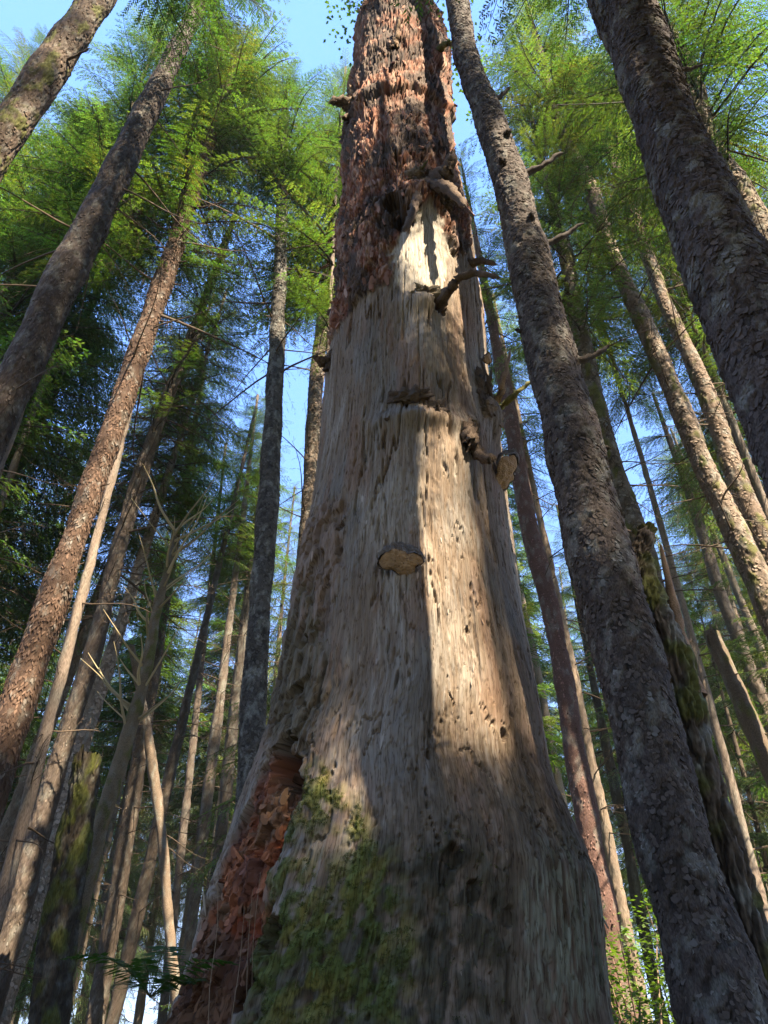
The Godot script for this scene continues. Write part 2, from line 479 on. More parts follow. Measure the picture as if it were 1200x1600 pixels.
# trunks as [x, y, z, radius] from the ground up, in metres
var trunks := {
	"L1": [[-6.62, 0.0, -6.2, 0.375], [-6.58, 0.8, -6.2, 0.3], [-5.8, 14.26, -6.2, 0.257], [-5.55, 18.63, -6.2, 0.26], [-5.34, 22.32, -6.2, 0.143], [-5.13, 26.0, -6.2, 0.03]],
	"L2": [[-6.72, 0.11, -9.0, 0.435], [-6.67, 0.91, -9.0, 0.348], [-6.08, 10.41, -9.0, 0.282], [-5.84, 14.45, -9.0, 0.299], [-5.11, 26.33, -9.0, 0.193], [-4.96, 28.66, -9.0, 0.106], [-4.82, 31.0, -9.0, 0.03]],
	"L3": [[-6.16, 0.23, -12.0, 0.372], [-6.13, 1.02, -12.0, 0.297], [-5.87, 7.33, -12.0, 0.27], [-5.72, 10.64, -12.0, 0.219], [-5.51, 15.15, -12.0, 0.231], [-5.06, 27.12, -12.0, 0.183], [-4.98, 29.06, -12.0, 0.1], [-4.9, 31.0, -12.0, 0.03]],
	"L4": [[-6.6, 0.37, -15.0, 0.285], [-6.54, 1.17, -15.0, 0.228], [-6.32, 4.52, -15.0, 0.204], [-6.26, 6.77, -15.0, 0.165], [-6.11, 9.5, -15.0, 0.156], [-6.12, 11.1, -15.0, 0.161], [-5.15, 23.01, -15.0, 0.095], [-4.86, 26.51, -15.0, 0.015]],
	"L5": [[-7.25, 0.47, -17.0, 0.337], [-7.19, 1.27, -17.0, 0.27], [-6.92, 4.57, -17.0, 0.215], [-6.73, 7.46, -17.0, 0.166], [-6.45, 10.55, -17.0, 0.139], [-6.26, 12.96, -17.0, 0.111], [-5.82, 18.48, -17.0, 0.061], [-5.38, 24.0, -17.0, 0.03]],
	"L6": [[-4.5, 0.24, -13.0, 0.305], [-4.55, 1.04, -13.0, 0.244], [-4.66, 2.51, -13.0, 0.22], [-4.83, 4.13, -13.0, 0.216], [-4.93, 6.29, -13.0, 0.185]],
	"L7": [[-5.07, 0.29, -14.0, 0.232], [-5.04, 1.09, -14.0, 0.186], [-4.91, 3.86, -14.0, 0.139], [-4.87, 5.07, -14.0, 0.136], [-4.75, 6.42, -14.0, 0.132], [-4.59, 8.29, -14.0, 0.107], [-4.63, 9.7, -14.0, 0.096], [-4.56, 10.63, -14.0, 0.065], [-4.58, 11.62, -14.0, 0.041]],
	"L8": [[-3.39, 0.51, -19.0, 0.166], [-3.63, 1.31, -19.0, 0.132], [-4.44, 3.95, -19.0, 0.121], [-4.72, 4.98, -19.0, 0.118], [-5.04, 6.31, -19.0, 0.117], [-5.66, 8.3, -19.0, 0.124], [-6.09, 9.62, -19.0, 0.112], [-6.76, 11.42, -19.0, 0.101]],
	"L9": [[-6.42, 0.65, -21.0, 0.247], [-6.44, 1.45, -21.0, 0.197], [-6.5, 4.33, -21.0, 0.184], [-6.6, 8.84, -21.0, 0.186], [-6.79, 17.42, -21.0, 0.102], [-6.99, 26.0, -21.0, 0.03]],
	"L10": [[-6.06, 0.88, -26.0, 0.157], [-6.09, 1.68, -26.0, 0.126], [-6.28, 6.67, -26.0, 0.106], [-6.43, 10.56, -26.0, 0.106], [-6.71, 17.78, -26.0, 0.058], [-6.99, 25.0, -26.0, 0.03]],
	"L11": [[-5.22, 0.78, -24.0, 0.19], [-5.23, 1.58, -24.0, 0.152], [-5.26, 6.28, -24.0, 0.133], [-5.29, 9.87, -24.0, 0.146], [-5.35, 17.93, -24.0, 0.08], [-5.42, 26.0, -24.0, 0.03]],
	"L12": [[-4.87, 0.82, -25.0, 0.221], [-4.88, 1.62, -25.0, 0.176], [-4.93, 6.47, -25.0, 0.157], [-4.96, 10.21, -25.0, 0.162], [-5.04, 18.61, -25.0, 0.089], [-5.12, 27.0, -25.0, 0.03]],
	"L13": [[-6.84, 0.75, -23.0, 0.203], [-6.79, 1.55, -23.0, 0.163], [-6.52, 5.32, -23.0, 0.147], [-6.36, 7.72, -23.0, 0.148], [-5.79, 15.86, -23.0, 0.082], [-5.22, 24.0, -23.0, 0.03]],
	"L14": [[-8.91, 0.56, -18.0, 0.216], [-8.82, 1.36, -18.0, 0.173], [-8.29, 6.0, -18.0, 0.155], [-8.09, 7.8, -18.0, 0.151], [-7.11, 16.4, -18.0, 0.083], [-6.13, 25.0, -18.0, 0.03]],
	"L15": [[-9.63, 1.03, -28.0, 0.167], [-9.61, 1.83, -28.0, 0.134], [-9.54, 3.88, -28.0, 0.122], [-9.45, 6.49, -28.0, 0.12], [-9.12, 16.25, -28.0, 0.066], [-8.8, 26.0, -28.0, 0.03]],
	"L16": [[-11.1, 0.44, -14.0, 0.36], [-11.08, 1.24, -14.0, 0.3], [-10.52, 19.52, -14.0, 0.239], [-10.38, 23.9, -14.0, 0.214], [-10.28, 27.33, -14.0, 0.174], [-10.24, 28.66, -14.0, 0.096], [-10.2, 30.0, -14.0, 0.03]],
	"L17": [[-11.58, 0.58, -17.0, 0.34], [-11.52, 1.38, -17.0, 0.272], [-10.43, 15.53, -17.0, 0.178], [-10.11, 19.62, -17.0, 0.153], [-9.79, 23.81, -17.0, 0.084], [-9.46, 28.0, -17.0, 0.03]],
	"L18": [[-5.42, 0.93, -27.0, 0.232], [-5.42, 1.73, -27.0, 0.185], [-5.43, 14.49, -27.0, 0.142], [-5.43, 18.71, -27.0, 0.141], [-5.43, 22.85, -27.0, 0.078], [-5.44, 27.0, -27.0, 0.03]],
	"M1": [[-1.91, 0.21, -13.0, 0.317], [-1.95, 1.01, -13.0, 0.254], [-2.2, 6.08, -13.0, 0.228], [-2.33, 8.45, -13.0, 0.188], [-2.4, 11.4, -13.0, 0.211], [-2.57, 15.17, -13.0, 0.188], [-2.83, 20.16, -13.0, 0.157], [-3.3, 27.92, -13.0, 0.128], [-3.35, 28.96, -13.0, 0.07], [-3.4, 30.0, -13.0, 0.03]],
	"M2": [[-2.43, 0.46, -18.0, 0.308], [-2.41, 1.26, -18.0, 0.246], [-2.16, 15.16, -18.0, 0.201], [-2.21, 20.38, -18.0, 0.229], [-2.04, 27.3, -18.0, 0.193], [-1.83, 35.21, -18.0, 0.167], [-1.74, 38.71, -18.0, 0.015]],
	"R1": [[2.64, -0.15, -6.6, 0.402], [2.55, 0.58, -6.6, 0.321], [2.39, 2.25, -6.6, 0.308], [2.33, 2.89, -6.6, 0.287], [2.28, 3.88, -6.6, 0.278], [2.22, 5.08, -6.6, 0.298], [2.15, 6.57, -6.6, 0.308], [2.09, 8.49, -6.6, 0.286], [2.0, 11.02, -6.6, 0.281], [1.94, 12.62, -6.6, 0.257], [1.81, 14.54, -6.6, 0.244], [1.54, 16.86, -6.6, 0.207], [1.5, 19.74, -6.6, 0.213], [1.08, 24.08, -6.6, 0.118], [0.67, 28.44, -6.6, 0.033]],
	"R2": [[4.33, 0.14, -11.0, 0.281], [4.33, 0.94, -11.0, 0.225], [4.28, 10.03, -11.0, 0.17], [4.17, 11.07, -11.0, 0.166], [4.14, 13.08, -11.0, 0.161], [4.2, 17.3, -11.0, 0.145], [4.16, 19.97, -11.0, 0.109], [4.14, 21.99, -11.0, 0.06], [4.13, 24.0, -11.0, 0.03]],
	"R3": [[6.66, 0.19, -11.0, 0.305], [6.61, 0.99, -11.0, 0.244], [6.11, 8.57, -11.0, 0.2], [5.96, 9.89, -11.0, 0.192], [5.81, 11.38, -11.0, 0.174], [5.64, 14.02, -11.0, 0.183], [5.28, 17.43, -11.0, 0.162], [5.24, 19.97, -11.0, 0.169], [4.91, 22.64, -11.0, 0.124], [4.86, 28.82, -11.0, 0.088], [4.83, 32.32, -11.0, 0.015]],
	"R4": [[7.7, 0.28, -12.5, 0.326], [7.67, 1.08, -12.5, 0.261], [7.27, 11.02, -12.5, 0.201], [7.21, 12.71, -12.5, 0.177], [7.21, 14.64, -12.5, 0.178], [7.02, 16.86, -12.5, 0.155], [6.92, 20.9, -12.5, 0.148], [6.86, 23.5, -12.5, 0.132], [6.58, 27.12, -12.5, 0.102], [6.31, 30.62, -12.5, 0.015]],
	"R5": [[9.81, 0.45, -15.0, 0.182], [9.77, 1.25, -15.0, 0.146], [9.03, 14.4, -15.0, 0.103], [8.86, 17.45, -15.0, 0.096], [8.59, 22.23, -15.0, 0.053], [8.32, 27.0, -15.0, 0.03]],
	"R6": [[2.45, -0.15, -3.5, 0.378], [2.46, 0.65, -3.5, 0.303], [2.51, 5.25, -3.5, 0.287], [2.5, 6.6, -3.5, 0.275], [2.5, 7.45, -3.5, 0.258], [2.51, 8.46, -3.5, 0.247], [2.54, 9.69, -3.5, 0.262], [2.58, 11.22, -3.5, 0.287], [2.65, 17.61, -3.5, 0.158], [2.73, 24.0, -3.5, 0.03]],
	"R7": [[6.47, 0.07, -8.0, 0.347], [6.48, 0.86, -8.0, 0.278], [6.57, 13.38, -8.0, 0.238], [6.5, 14.75, -8.0, 0.232], [6.37, 16.54, -8.0, 0.212], [6.61, 19.48, -8.0, 0.226], [6.64, 23.24, -8.0, 0.124], [6.67, 27.0, -8.0, 0.03]],
	"R8": [[3.7, 0.27, -14.0, 0.309], [3.66, 1.07, -14.0, 0.247], [3.52, 4.33, -14.0, 0.226], [3.48, 5.86, -14.0, 0.209], [3.45, 7.63, -14.0, 0.184], [3.42, 8.97, -14.0, 0.187], [3.16, 12.15, -14.0, 0.187], [3.12, 14.46, -14.0, 0.182], [2.93, 18.7, -14.0, 0.137], [2.75, 22.85, -14.0, 0.075], [2.56, 27.0, -14.0, 0.03]],
	"R8b": [[5.15, 0.49, -18.0, 0.153], [5.11, 1.29, -18.0, 0.123], [4.9, 5.42, -18.0, 0.106], [4.86, 6.57, -18.0, 0.104], [4.76, 8.18, -18.0, 0.102], [4.7, 9.57, -18.0, 0.107], [4.31, 17.29, -18.0, 0.059], [3.93, 25.0, -18.0, 0.03]],
	"R8c": [[4.95, 0.58, -20.0, 0.164], [4.89, 1.38, -20.0, 0.131], [4.36, 8.74, -20.0, 0.105], [4.23, 11.15, -20.0, 0.104], [3.96, 14.27, -20.0, 0.103], [3.54, 20.14, -20.0, 0.057], [3.12, 26.0, -20.0, 0.03]],
	"R8d": [[7.21, 0.8, -24.0, 0.192], [7.19, 1.6, -24.0, 0.153], [7.04, 6.69, -24.0, 0.133], [7.03, 7.63, -24.0, 0.127], [6.97, 9.15, -24.0, 0.132], [6.81, 14.58, -24.0, 0.072], [6.64, 20.0, -24.0, 0.03]],
	"R9": [[6.59, 0.23, -12.0, 0.247], [6.49, 1.03, -12.0, 0.198], [5.83, 6.24, -12.0, 0.139], [5.59, 8.1, -12.0, 0.121]],
	"R10": [[10.64, 0.68, -20.0, 0.247], [10.6, 1.48, -20.0, 0.198], [10.2, 9.86, -20.0, 0.159], [10.06, 11.84, -20.0, 0.151], [9.92, 13.39, -20.0, 0.148], [9.91, 16.04, -20.0, 0.134], [9.77, 19.02, -20.0, 0.074], [9.63, 22.0, -20.0, 0.03]],
	"R11": [[13.76, 0.94, -24.0, 0.187], [13.69, 1.74, -24.0, 0.149], [12.72, 13.53, -24.0, 0.109], [12.5, 16.27, -24.0, 0.105], [12.18, 20.14, -24.0, 0.058], [11.87, 24.0, -24.0, 0.03]],
	"R1b": [[2.99, -0.15, -6.88, 0.124], [2.88, 2.49, -6.88, 0.088], [2.83, 2.94, -6.88, 0.08], [2.82, 3.43, -6.88, 0.08], [2.79, 3.85, -6.88, 0.086], [2.79, 4.32, -6.88, 0.089], [2.77, 4.69, -6.88, 0.101], [2.77, 5.09, -6.88, 0.104], [2.7, 5.51, -6.88, 0.099], [2.62, 5.96, -6.88, 0.092], [2.74, 6.35, -6.88, 0.046], [2.84, 6.59, -6.88, 0.017]],
}

# ---------------------------------------------------------------- the giant dead tree
# height, centre x, radius
var profile := [[-0.3, -0.05, 2.35], [1.0, 0.0, 2.06], [2.17, 0.05, 1.87], [2.66, 0.12, 1.82], [3.2, 0.19, 1.78], [3.48, 0.2, 1.72], [3.78, 0.19, 1.65], [4.1, 0.18, 1.57], [4.43, 0.21, 1.51], [4.77, 0.25, 1.47], [5.13, 0.26, 1.44], [5.92, 0.26, 1.39], [6.8, 0.27, 1.33], [7.78, 0.3, 1.26], [8.89, 0.34, 1.23], [10.16, 0.37, 1.2], [11.61, 0.41, 1.19], [13.31, 0.4, 1.16], [14.26, 0.37, 1.12], [15.3, 0.34, 1.09], [16.43, 0.31, 1.07], [17.67, 0.33, 1.07], [19.04, 0.39, 1.07], [20.56, 0.43, 1.08], [21.6, 0.4, 1.04], [22.6, 0.33, 0.93], [23.1, 0.24, 0.68], [24.4, 0.2, 0.52], [26.0, 0.15, 0.42]]
# outlines of the different surfaces and painted tones as (angle round the trunk, height); angle 0 faces the path
var zones := {
	"bark": [[-1.6, 23.57], [0.134, 23.5], [0.905, 22.88], [1.117, 20.38], [1.188, 16.88], [0.917, 14.14], [1.03, 13.42], [0.949, 12.4], [0.591, 11.89], [0.541, 13.04], [0.114, 12.87], [-0.259, 12.06], [-0.2, 11.04], [-0.697, 10.93], [-1.103, 10.67], [-1.6, 10.9]],
	"plate": [[-0.188, 12.71], [0.541, 13.04], [0.465, 11.47], [0.397, 10.91], [-0.173, 10.89], [-0.254, 11.65]],
	"rot": [[-0.885, 4.21], [-0.776, 4.17], [-0.628, 4.01], [-0.567, 3.72], [-0.606, 3.46], [-0.596, 3.0], [-0.599, 2.64], [-0.579, 2.38], [-0.547, 2.06], [-0.5, 0.0], [-1.6, 0.0], [-1.5, 2.13], [-1.4, 2.57], [-1.3, 3.06], [-1.1, 3.51], [-0.949, 3.8]],
	"moss_upper": [[-0.461, 4.02], [-0.345, 3.75], [-0.349, 3.5], [-0.481, 3.32], [-0.42, 2.94], [-0.35, 2.54], [-0.352, 2.44], [-0.456, 2.21], [-0.581, 2.46], [-0.606, 2.73], [-0.586, 3.09], [-0.567, 3.72]],
	"moss": [[-0.285, 3.52], [-0.175, 3.48], [-0.074, 3.12], [0.0, 2.72], [0.05, 2.0], [-0.45, 2.0], [-0.45, 2.6], [-0.313, 3.24]],
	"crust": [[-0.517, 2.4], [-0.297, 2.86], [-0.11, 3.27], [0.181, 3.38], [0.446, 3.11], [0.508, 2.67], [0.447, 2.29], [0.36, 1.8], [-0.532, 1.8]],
	"lichen": [[0.653, 3.31], [0.986, 3.31], [1.3, 3.06], [1.2, 2.11], [0.625, 2.07], [0.593, 2.68]],
	"painted_shade": [[-0.953, 6.3], [-0.593, 5.67], [-0.511, 4.7], [-0.489, 4.31], [-0.634, 4.13], [-1.035, 4.34], [-1.3, 4.87], [-1.2, 5.58]],  # shadow on the left flank, painted in as a dark olive patch
	"brown_lower": [[-0.1, 3.7], [0.05, 4.3], [0.25, 4.9], [0.4, 4.3], [0.75, 4.5], [1.0, 3.9], [1.7, 3.6], [1.7, 0.0], [-0.5, 0.0], [-0.5, 2.4], [-0.2, 3.2]],  # lower front of the trunk, tinted a darker brown
	"rot_old": [[-0.5, 2.9], [-0.9, 2.75], [-1.15, 2.9], [-1.6, 2.9], [-1.6, -0.2], [-0.4, -0.2]],
	"torn": [[-1.5, 7.57], [-0.572, 7.03], [-0.554, 6.05], [-0.625, 5.31], [-0.495, 4.12], [-1.062, 4.23], [-1.5, 5.49], [-1.5, 6.49]],
}
var zone_box := {}

func zone(which: String, x: float, h: float, soft: float) -> float:   # 1 inside, 0 outside
	var bb: Rect2 = zone_box[which]
	if not bb.has_point(Vector2(x, h)): return 0.0
	var poly: PackedVector2Array = zones[which]
	var inside := false
	var best := 1e9
	var n := poly.size()
	var pt := Vector2(x, h)
	var a := poly[n - 1]
	for k in n:
		var b := poly[k]
		if (a.y > h) != (b.y > h) and x < (b.x - a.x) * (h - a.y) / (b.y - a.y) + a.x: inside = not inside
		var ab := b - a
		var t := clampf((pt - a).dot(ab) / ab.length_squared(), 0.0, 1.0)
		best = minf(best, pt.distance_squared_to(a + ab * t))
		a = b
	var d := sqrt(best)
	return smoothstep(-soft, soft, d if inside else -d)

func giant_at(th: float, h: float, out := 0.0) -> Vector3:
	var c := giant_axis(h)
	return Vector3(c.x + (c.y + out) * sin(th), h, AXIS_Z + (c.y + out) * cos(th))

func giant_axis(h: float) -> Vector2:
	var j := 0
	while j < profile.size() - 2 and profile[j + 1][0] < h: j += 1
	var t := clampf((h - profile[j][0]) / (profile[j + 1][0] - profile[j][0]), 0.0, 1.0)
	return Vector2(lerpf(profile[j][1], profile[j + 1][1], t), lerpf(profile[j][2], profile[j + 1][2], t))

func build_giant() -> void:
	var root := thing("giant_dead_tree", "huge pale dead conifer trunk with shelf fungi and red rotten base", "dead tree", Vector3(0, 0, AXIS_Z))
	for z in zones:
		var poly := PackedVector2Array()
		var lo := Vector2(99, 99)
		var hi := -lo
		for q in zones[z]:
			var v := Vector2(q[0] * 1.4, q[1])
			poly.append(v)
			lo = lo.min(v); hi = hi.max(v)
		zones[z] = poly
		zone_box[z] = Rect2(lo - Vector2(0.4, 0.4), hi - lo + Vector2(0.8, 0.8))
	var ths := PackedFloat32Array()
	for i in 400: ths.append(lerpf(-1.95, 1.95, i / 400.0))
	for i in 61: ths.append(lerpf(1.95, TAU - 1.95, i / 60.0))
	var hs := PackedFloat32Array()
	var h := -0.3
	while h < 26.0:
		hs.append(h)
		h += 0.06 if h < 1.7 else 0.0125 * (1.0 + pow((h - 1.6) / 7.0, 2.0))
	hs.append(26.0)
	var nu := ths.size()
	var nv := hs.size()
	var n_low := fnl(101, 1.0)
	var n_warp := fnl(102, 1.0, FastNoiseLite.TYPE_SIMPLEX_SMOOTH, 3)
	var n_fib := fnl(103, 1.0, FastNoiseLite.TYPE_SIMPLEX_SMOOTH, 3)
	var n_rough := fnl(104, 1.0, FastNoiseLite.TYPE_SIMPLEX_SMOOTH, 4)
	var n_cell := fnl(105, 1.0, FastNoiseLite.TYPE_CELLULAR)
	n_cell.cellular_return_type = FastNoiseLite.RETURN_CELL_VALUE
	var n_edge := fnl(105, 1.0, FastNoiseLite.TYPE_CELLULAR)
	n_edge.cellular_return_type = FastNoiseLite.RETURN_DISTANCE2_SUB
	var holes := [[-0.78, 4.12, 0.14, 0.9], [-0.66, 3.95, 0.1, 0.5], [0.33, 10.5, 0.12, 0.25], [-0.12, 12.6, 0.2, 0.3], [-0.24, 13.1, 0.16, 0.25], [0.6, 8.15, 0.09, 0.15], [-0.84, 5.4, 0.05, 0.12], [-0.85, 4.85, 0.05, 0.12], [-0.6, 6.75, 0.05, 0.1], [-0.58, 6.4, 0.04, 0.1], [0.41, 5.35, 0.025, 0.06], [0.02, 6.05, 0.04, 0.05], [0.62, 4.3, 0.04, 0.07], [-0.52, 2.6, 0.09, 0.2], [-0.58, 2.3, 0.1, 0.25], [0.12, 4.0, 0.03, 0.05], [0.3, 2.9, 0.06, 0.1], [0.48, 2.75, 0.05, 0.08], [0.2, 3.15, 0.08, 0.1]]
	var bumps := [[0.16, 9.7, 0.22, 0.9, 0.13], [0.1, 8.25, 0.4, 0.16, 0.15], [0.36, 7.75, 0.22, 0.45, 0.11], [1.2, 2.85, 0.16, 0.4, 0.03], [0.14, 10.5, 0.24, 0.22, 0.13], [0.15, 13.3, 0.25, 0.3, 0.14], [0.62, 8.3, 0.1, 0.25, 0.1], [1.05, 8.9, 0.12, 0.5, 0.16], [-0.3, 1.6, 0.3, 1.2, 0.12], [0.85, 1.2, 0.3, 1.6, 0.03], [-0.05, 6.1, 0.1, 0.1, 0.04], [-0.9, 2.0, 0.3, 1.2, 0.12]]
	var pos := PackedVector3Array()
	var col := PackedColorArray()
	var uv := PackedVector2Array()
	pos.resize(nu * nv); col.resize(nu * nv); uv.resize(nu * nv)
	var moss_at := []
	var slab_at := []
	var sliver_at := []
	var chunk_at := []
	rng.seed = 5
	var pale := Color(0.305, 0.266, 0.218)
	var tan := Color(0.217, 0.165, 0.119)
	var red := Color(0.226, 0.131, 0.083)
	var grey := Color(0.196, 0.174, 0.148)
	for j in nv:
		h = hs[j]
		var ax := giant_axis(h)
		for i in nu:
			var th := ths[i]
			var tw := th if th < PI else th - TAU
			var sx := sin(th)
			var sz := cos(th)
			var r := ax.y
			var qx := sx * r
			var qz := sz * r
			# shape at large: flutes that fade upward, slow swellings
			var d := 0.10 * exp(-maxf(h - 1.0, 0.0) / 3.2) * n_low.get_noise_3d(sx * 1.5, h * 0.12, sz * 1.5) + 0.05 * n_low.get_noise_3d(qx * 1.3, h * 0.35, qz * 1.3)
			var blotch := n_warp.get_noise_3d(qx * 0.9, h * 0.38, qz * 0.9)
			var fib := n_fib.get_noise_3d(qx * 8.0, h * 0.28, qz * 8.0)
			var fib2 := n_fib.get_noise_3d(qx * 26.0, h * 0.8, qz * 26.0)
			var cc := tan
			if absf(tw) < 2.0:
				var wx := 0.16 * n_warp.get_noise_3d(qx * 2.5, h * 1.6, qz * 2.5) + 0.07 * n_rough.get_noise_3d(qx * 8.0, h * 5.0, qz * 8.0)
				var wh := 0.22 * n_warp.get_noise_3d(qx * 2.5 + 31.0, h * 1.2, qz * 2.5)
				var zx := tw * 1.4 + wx
				var zh := h + wh
				var m_bark := smoothstep(0.44, 0.56, zone("bark", zx, zh, 0.38) + 0.55 * n_warp.get_noise_3d(qx * 2.2 + 44.0, h * 1.0, qz * 2.2) + 0.2 * n_rough.get_noise_3d(qx * 7.0, h * 3.0, qz * 7.0))
				var m_plate := zone("plate", zx, zh, 0.06) * (1.0 - m_bark)
				var m_rot := zone("rot", zx, zh, 0.05)
				var m_upper := zone("moss_upper", zx, zh, 0.12)
				var m_moss := zone("moss", zx, zh, 0.15)
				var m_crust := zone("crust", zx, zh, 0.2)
				var m_lich := zone("lichen", zx, zh, 0.2)
				var m_shade := zone("painted_shade", zx, zh, 0.2)
				var m_torn := zone("torn", zx, zh, 0.12)
				for b in bumps:
					var u: float = (tw - b[0]) / b[2]
					var v: float = (h - b[1]) / b[3]
					var e := u * u + v * v
					if e < 6.0: d += b[4] * exp(-e)
				# weathered wood: fibres and slits
				var slit := smoothstep(0.07, 0.0, absf(n_fib.get_noise_3d(qx * 6.0 + 50.0, h * 0.2, qz * 6.0))) * smoothstep(-0.05, 0.25, n_low.get_noise_3d(qx * 3.0, h * 1.1 + 8.0, qz * 3.0))
				var flake := n_rough.get_noise_3d(qx * 12.0, h * 2.2, qz * 12.0)
				d += 0.012 * fib + 0.004 * fib2 - 0.035 * slit + 0.009 * smoothstep(0.12, 0.16, flake)
				var check := absf(n_fib.get_noise_3d(qx * 2.3 + 20.0, h * 0.09, qz * 2.3))
				d -= 0.06 * smoothstep(0.022, 0.004, check) * smoothstep(-0.1, 0.15, n_low.get_noise_3d(qx * 1.2 + 7.0, h * 0.5, qz * 1.2))
				var pit := n_rough.get_noise_3d(qx * 15.0 + 9.0, h * 6.0, qz * 15.0)
				d -= 0.025 * smoothstep(0.56, 0.6, pit)
				cc = tan.lerp(pale, smoothstep(-0.25, 0.35, blotch + 0.6 * fib))
				cc = cc.lerp(grey, smoothstep(0.0, 0.45, n_warp.get_noise_3d(qx * 1.1 + 60.0, h * 0.5, qz * 1.1) + 0.5 * fib2))
				cc = cc.lerp(red, 0.5 * smoothstep(0.12, 0.45, n_warp.get_noise_3d(qx * 1.6 + 90.0, h * 0.4, qz * 1.6) + 0.45 * fib))
				cc *= 1.0 + 0.28 * fib2 + 0.15 * flake
				cc = cc.lerp(Color(0.46, 0.42, 0.355) * (1.0 + 0.3 * fib2), m_plate)
				if m_torn > 0.0:
					var tn := n_rough.get_noise_3d(qx * 6.0, h * 2.4 + 20.0, qz * 6.0)
					d += m_torn * (0.05 * smoothstep(-0.05, 0.05, tn) - 0.03 + 0.03 * tn)
					cc = cc.lerp(Color(0.22, 0.155, 0.115) * (1.0 + 0.6 * tn), m_torn * 0.7)
				if m_bark > 0.0:
					var bf := n_rough.get_noise_3d(qx * 16.0, h * 6.0 + 5.0, qz * 16.0)
					var bn := n_rough.get_noise_3d(qx * 3.0, h * 0.9, qz * 3.0)
					var be := n_edge.get_noise_3d(qx * 7.0 + 1.2 * bf, h * 1.7 + 0.5 * bn, qz * 7.0)
					var bv := n_cell.get_noise_3d(qx * 7.0 + 1.2 * bf, h * 1.7 + 0.5 * bn, qz * 7.0)
					d += m_bark * (0.02 + 0.03 * smoothstep(-1.0, -0.8, be) + 0.04 * bv + 0.05 * bn + 0.012 * bf)
					var bc := Color(0.21, 0.09, 0.052).lerp(Color(0.31, 0.20, 0.145), smoothstep(-0.1, 0.3, n_rough.get_noise_3d(qx * 9.0 + 30.0, h * 3.0, qz * 9.0)))
					bc = bc.lerp(Color(0.10, 0.072, 0.056), smoothstep(-0.12, 0.2, n_warp.get_noise_3d(qx * 1.5 + 14.0, h * 0.8, qz * 1.5)))
					cc = cc.lerp(bc * (1.0 + 0.5 * bf + 0.35 * bv), m_bark)
					if m_bark > 0.9 and rng.randf() < 0.012: slab_at.append(j * nu + i)
					# a torn ledge right round the stem
					var ledge := 17.0 + 0.25 * n_warp.get_noise_3d(qx * 2.0, 3.0, qz * 2.0)
					d += 0.08 * smoothstep(ledge - 0.05, ledge + 0.05, h) * smoothstep(ledge + 0.9, ledge + 0.1, h)
				if m_rot > 0.0:
					var cv := n_cell.get_noise_3d(qx * 7.0 + fib, h * 3.0, qz * 7.0)
					var cv2 := n_cell.get_noise_3d(qx * 17.0 + fib, h * 7.0, qz * 17.0)
					var rn := n_rough.get_noise_3d(qx * 4.0, h * 2.0 + 70.0, qz * 4.0)
					d += m_rot * (-0.13 + 0.07 * cv + 0.035 * cv2 + 0.06 * rn)
					var rc := Color(0.22, 0.06, 0.028).lerp(Color(0.30, 0.115, 0.055), smoothstep(-0.5, 0.8, cv2 + cv)).lerp(Color(0.16, 0.07, 0.045), smoothstep(0.0, 0.35, rn))
					rc = rc.lerp(Color(0.13, 0.10, 0.06), smoothstep(0.0, 0.3, n_warp.get_noise_3d(qx * 2.0 + 5.0, h * 1.4, qz * 2.0)) * 0.6)
					rc = rc.lerp(Color(0.115, 0.065, 0.04) * (1.0 + 0.5 * cv2), 0.85 * smoothstep(0.35, 0.65, zone("rot_old", zx, zh, 0.3) + 0.6 * rn))
					cc = cc.lerp(rc, m_rot)
					if m_rot > 0.6 and h > 1.6 and rng.randf() < 0.035: chunk_at.append(j * nu + i)
				if m_shade > 0.0: cc = cc.lerp(Color(0.115, 0.10, 0.065) * (1.0 + 0.5 * flake), m_shade * 0.8 * smoothstep(-0.35, 0.1, blotch + 0.5 * flake + 0.15))  # flank shadow mixed into the wood colour
				var m_brown := zone("brown_lower", zx * 1.0 + 0.3 * fib, zh + 0.4 * fib2, 0.3)  # ragged mask of the darker brown lower front
				if m_brown > 0.0:
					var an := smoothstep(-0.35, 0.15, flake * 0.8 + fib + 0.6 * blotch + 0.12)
					cc = cc.lerp(Color(0.125, 0.093, 0.06) * (1.0 + 0.6 * fib2 + 0.4 * flake), m_brown * an * 0.85)
				if m_lich > 0.0: cc = cc.lerp(Color(0.25, 0.265, 0.20) * (1.0 + 0.4 * fib2), m_lich * smoothstep(-0.3, 0.25, flake + fib2) * 0.8)
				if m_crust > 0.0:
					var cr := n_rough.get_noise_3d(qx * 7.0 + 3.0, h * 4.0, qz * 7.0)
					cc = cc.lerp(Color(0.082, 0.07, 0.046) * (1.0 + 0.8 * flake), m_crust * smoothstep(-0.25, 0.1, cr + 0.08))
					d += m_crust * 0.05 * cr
				var mm := maxf(m_upper, m_moss)
				if mm > 0.0:
					var mn := n_rough.get_noise_3d(qx * 6.0, h * 4.5 + 11.0, qz * 6.0)
					var mk := mm * smoothstep(-0.2, 0.1, mn + 0.1)
					d += mk * (0.012 + 0.03 * mn)
					cc = cc.lerp(Color(0.09, 0.11, 0.026).lerp(Color(0.17, 0.155, 0.035), smoothstep(-0.2, 0.3, n_warp.get_noise_3d(qx * 3.0, h * 2.0 + 5.0, qz * 3.0))) * (1.0 + 0.6 * mn), mk * 0.9)
					if mk > 0.45 and rng.randf() < 0.28: moss_at.append(j * nu + i)
				elif m_crust > 0.5 and rng.randf() < 0.03: moss_at.append(j * nu + i)
				if m_bark < 0.1 and m_rot < 0.1 and h > 1.8 and rng.randf() < 0.006 * smoothstep(-0.2, 0.4, blotch + flake): sliver_at.append(j * nu + i)
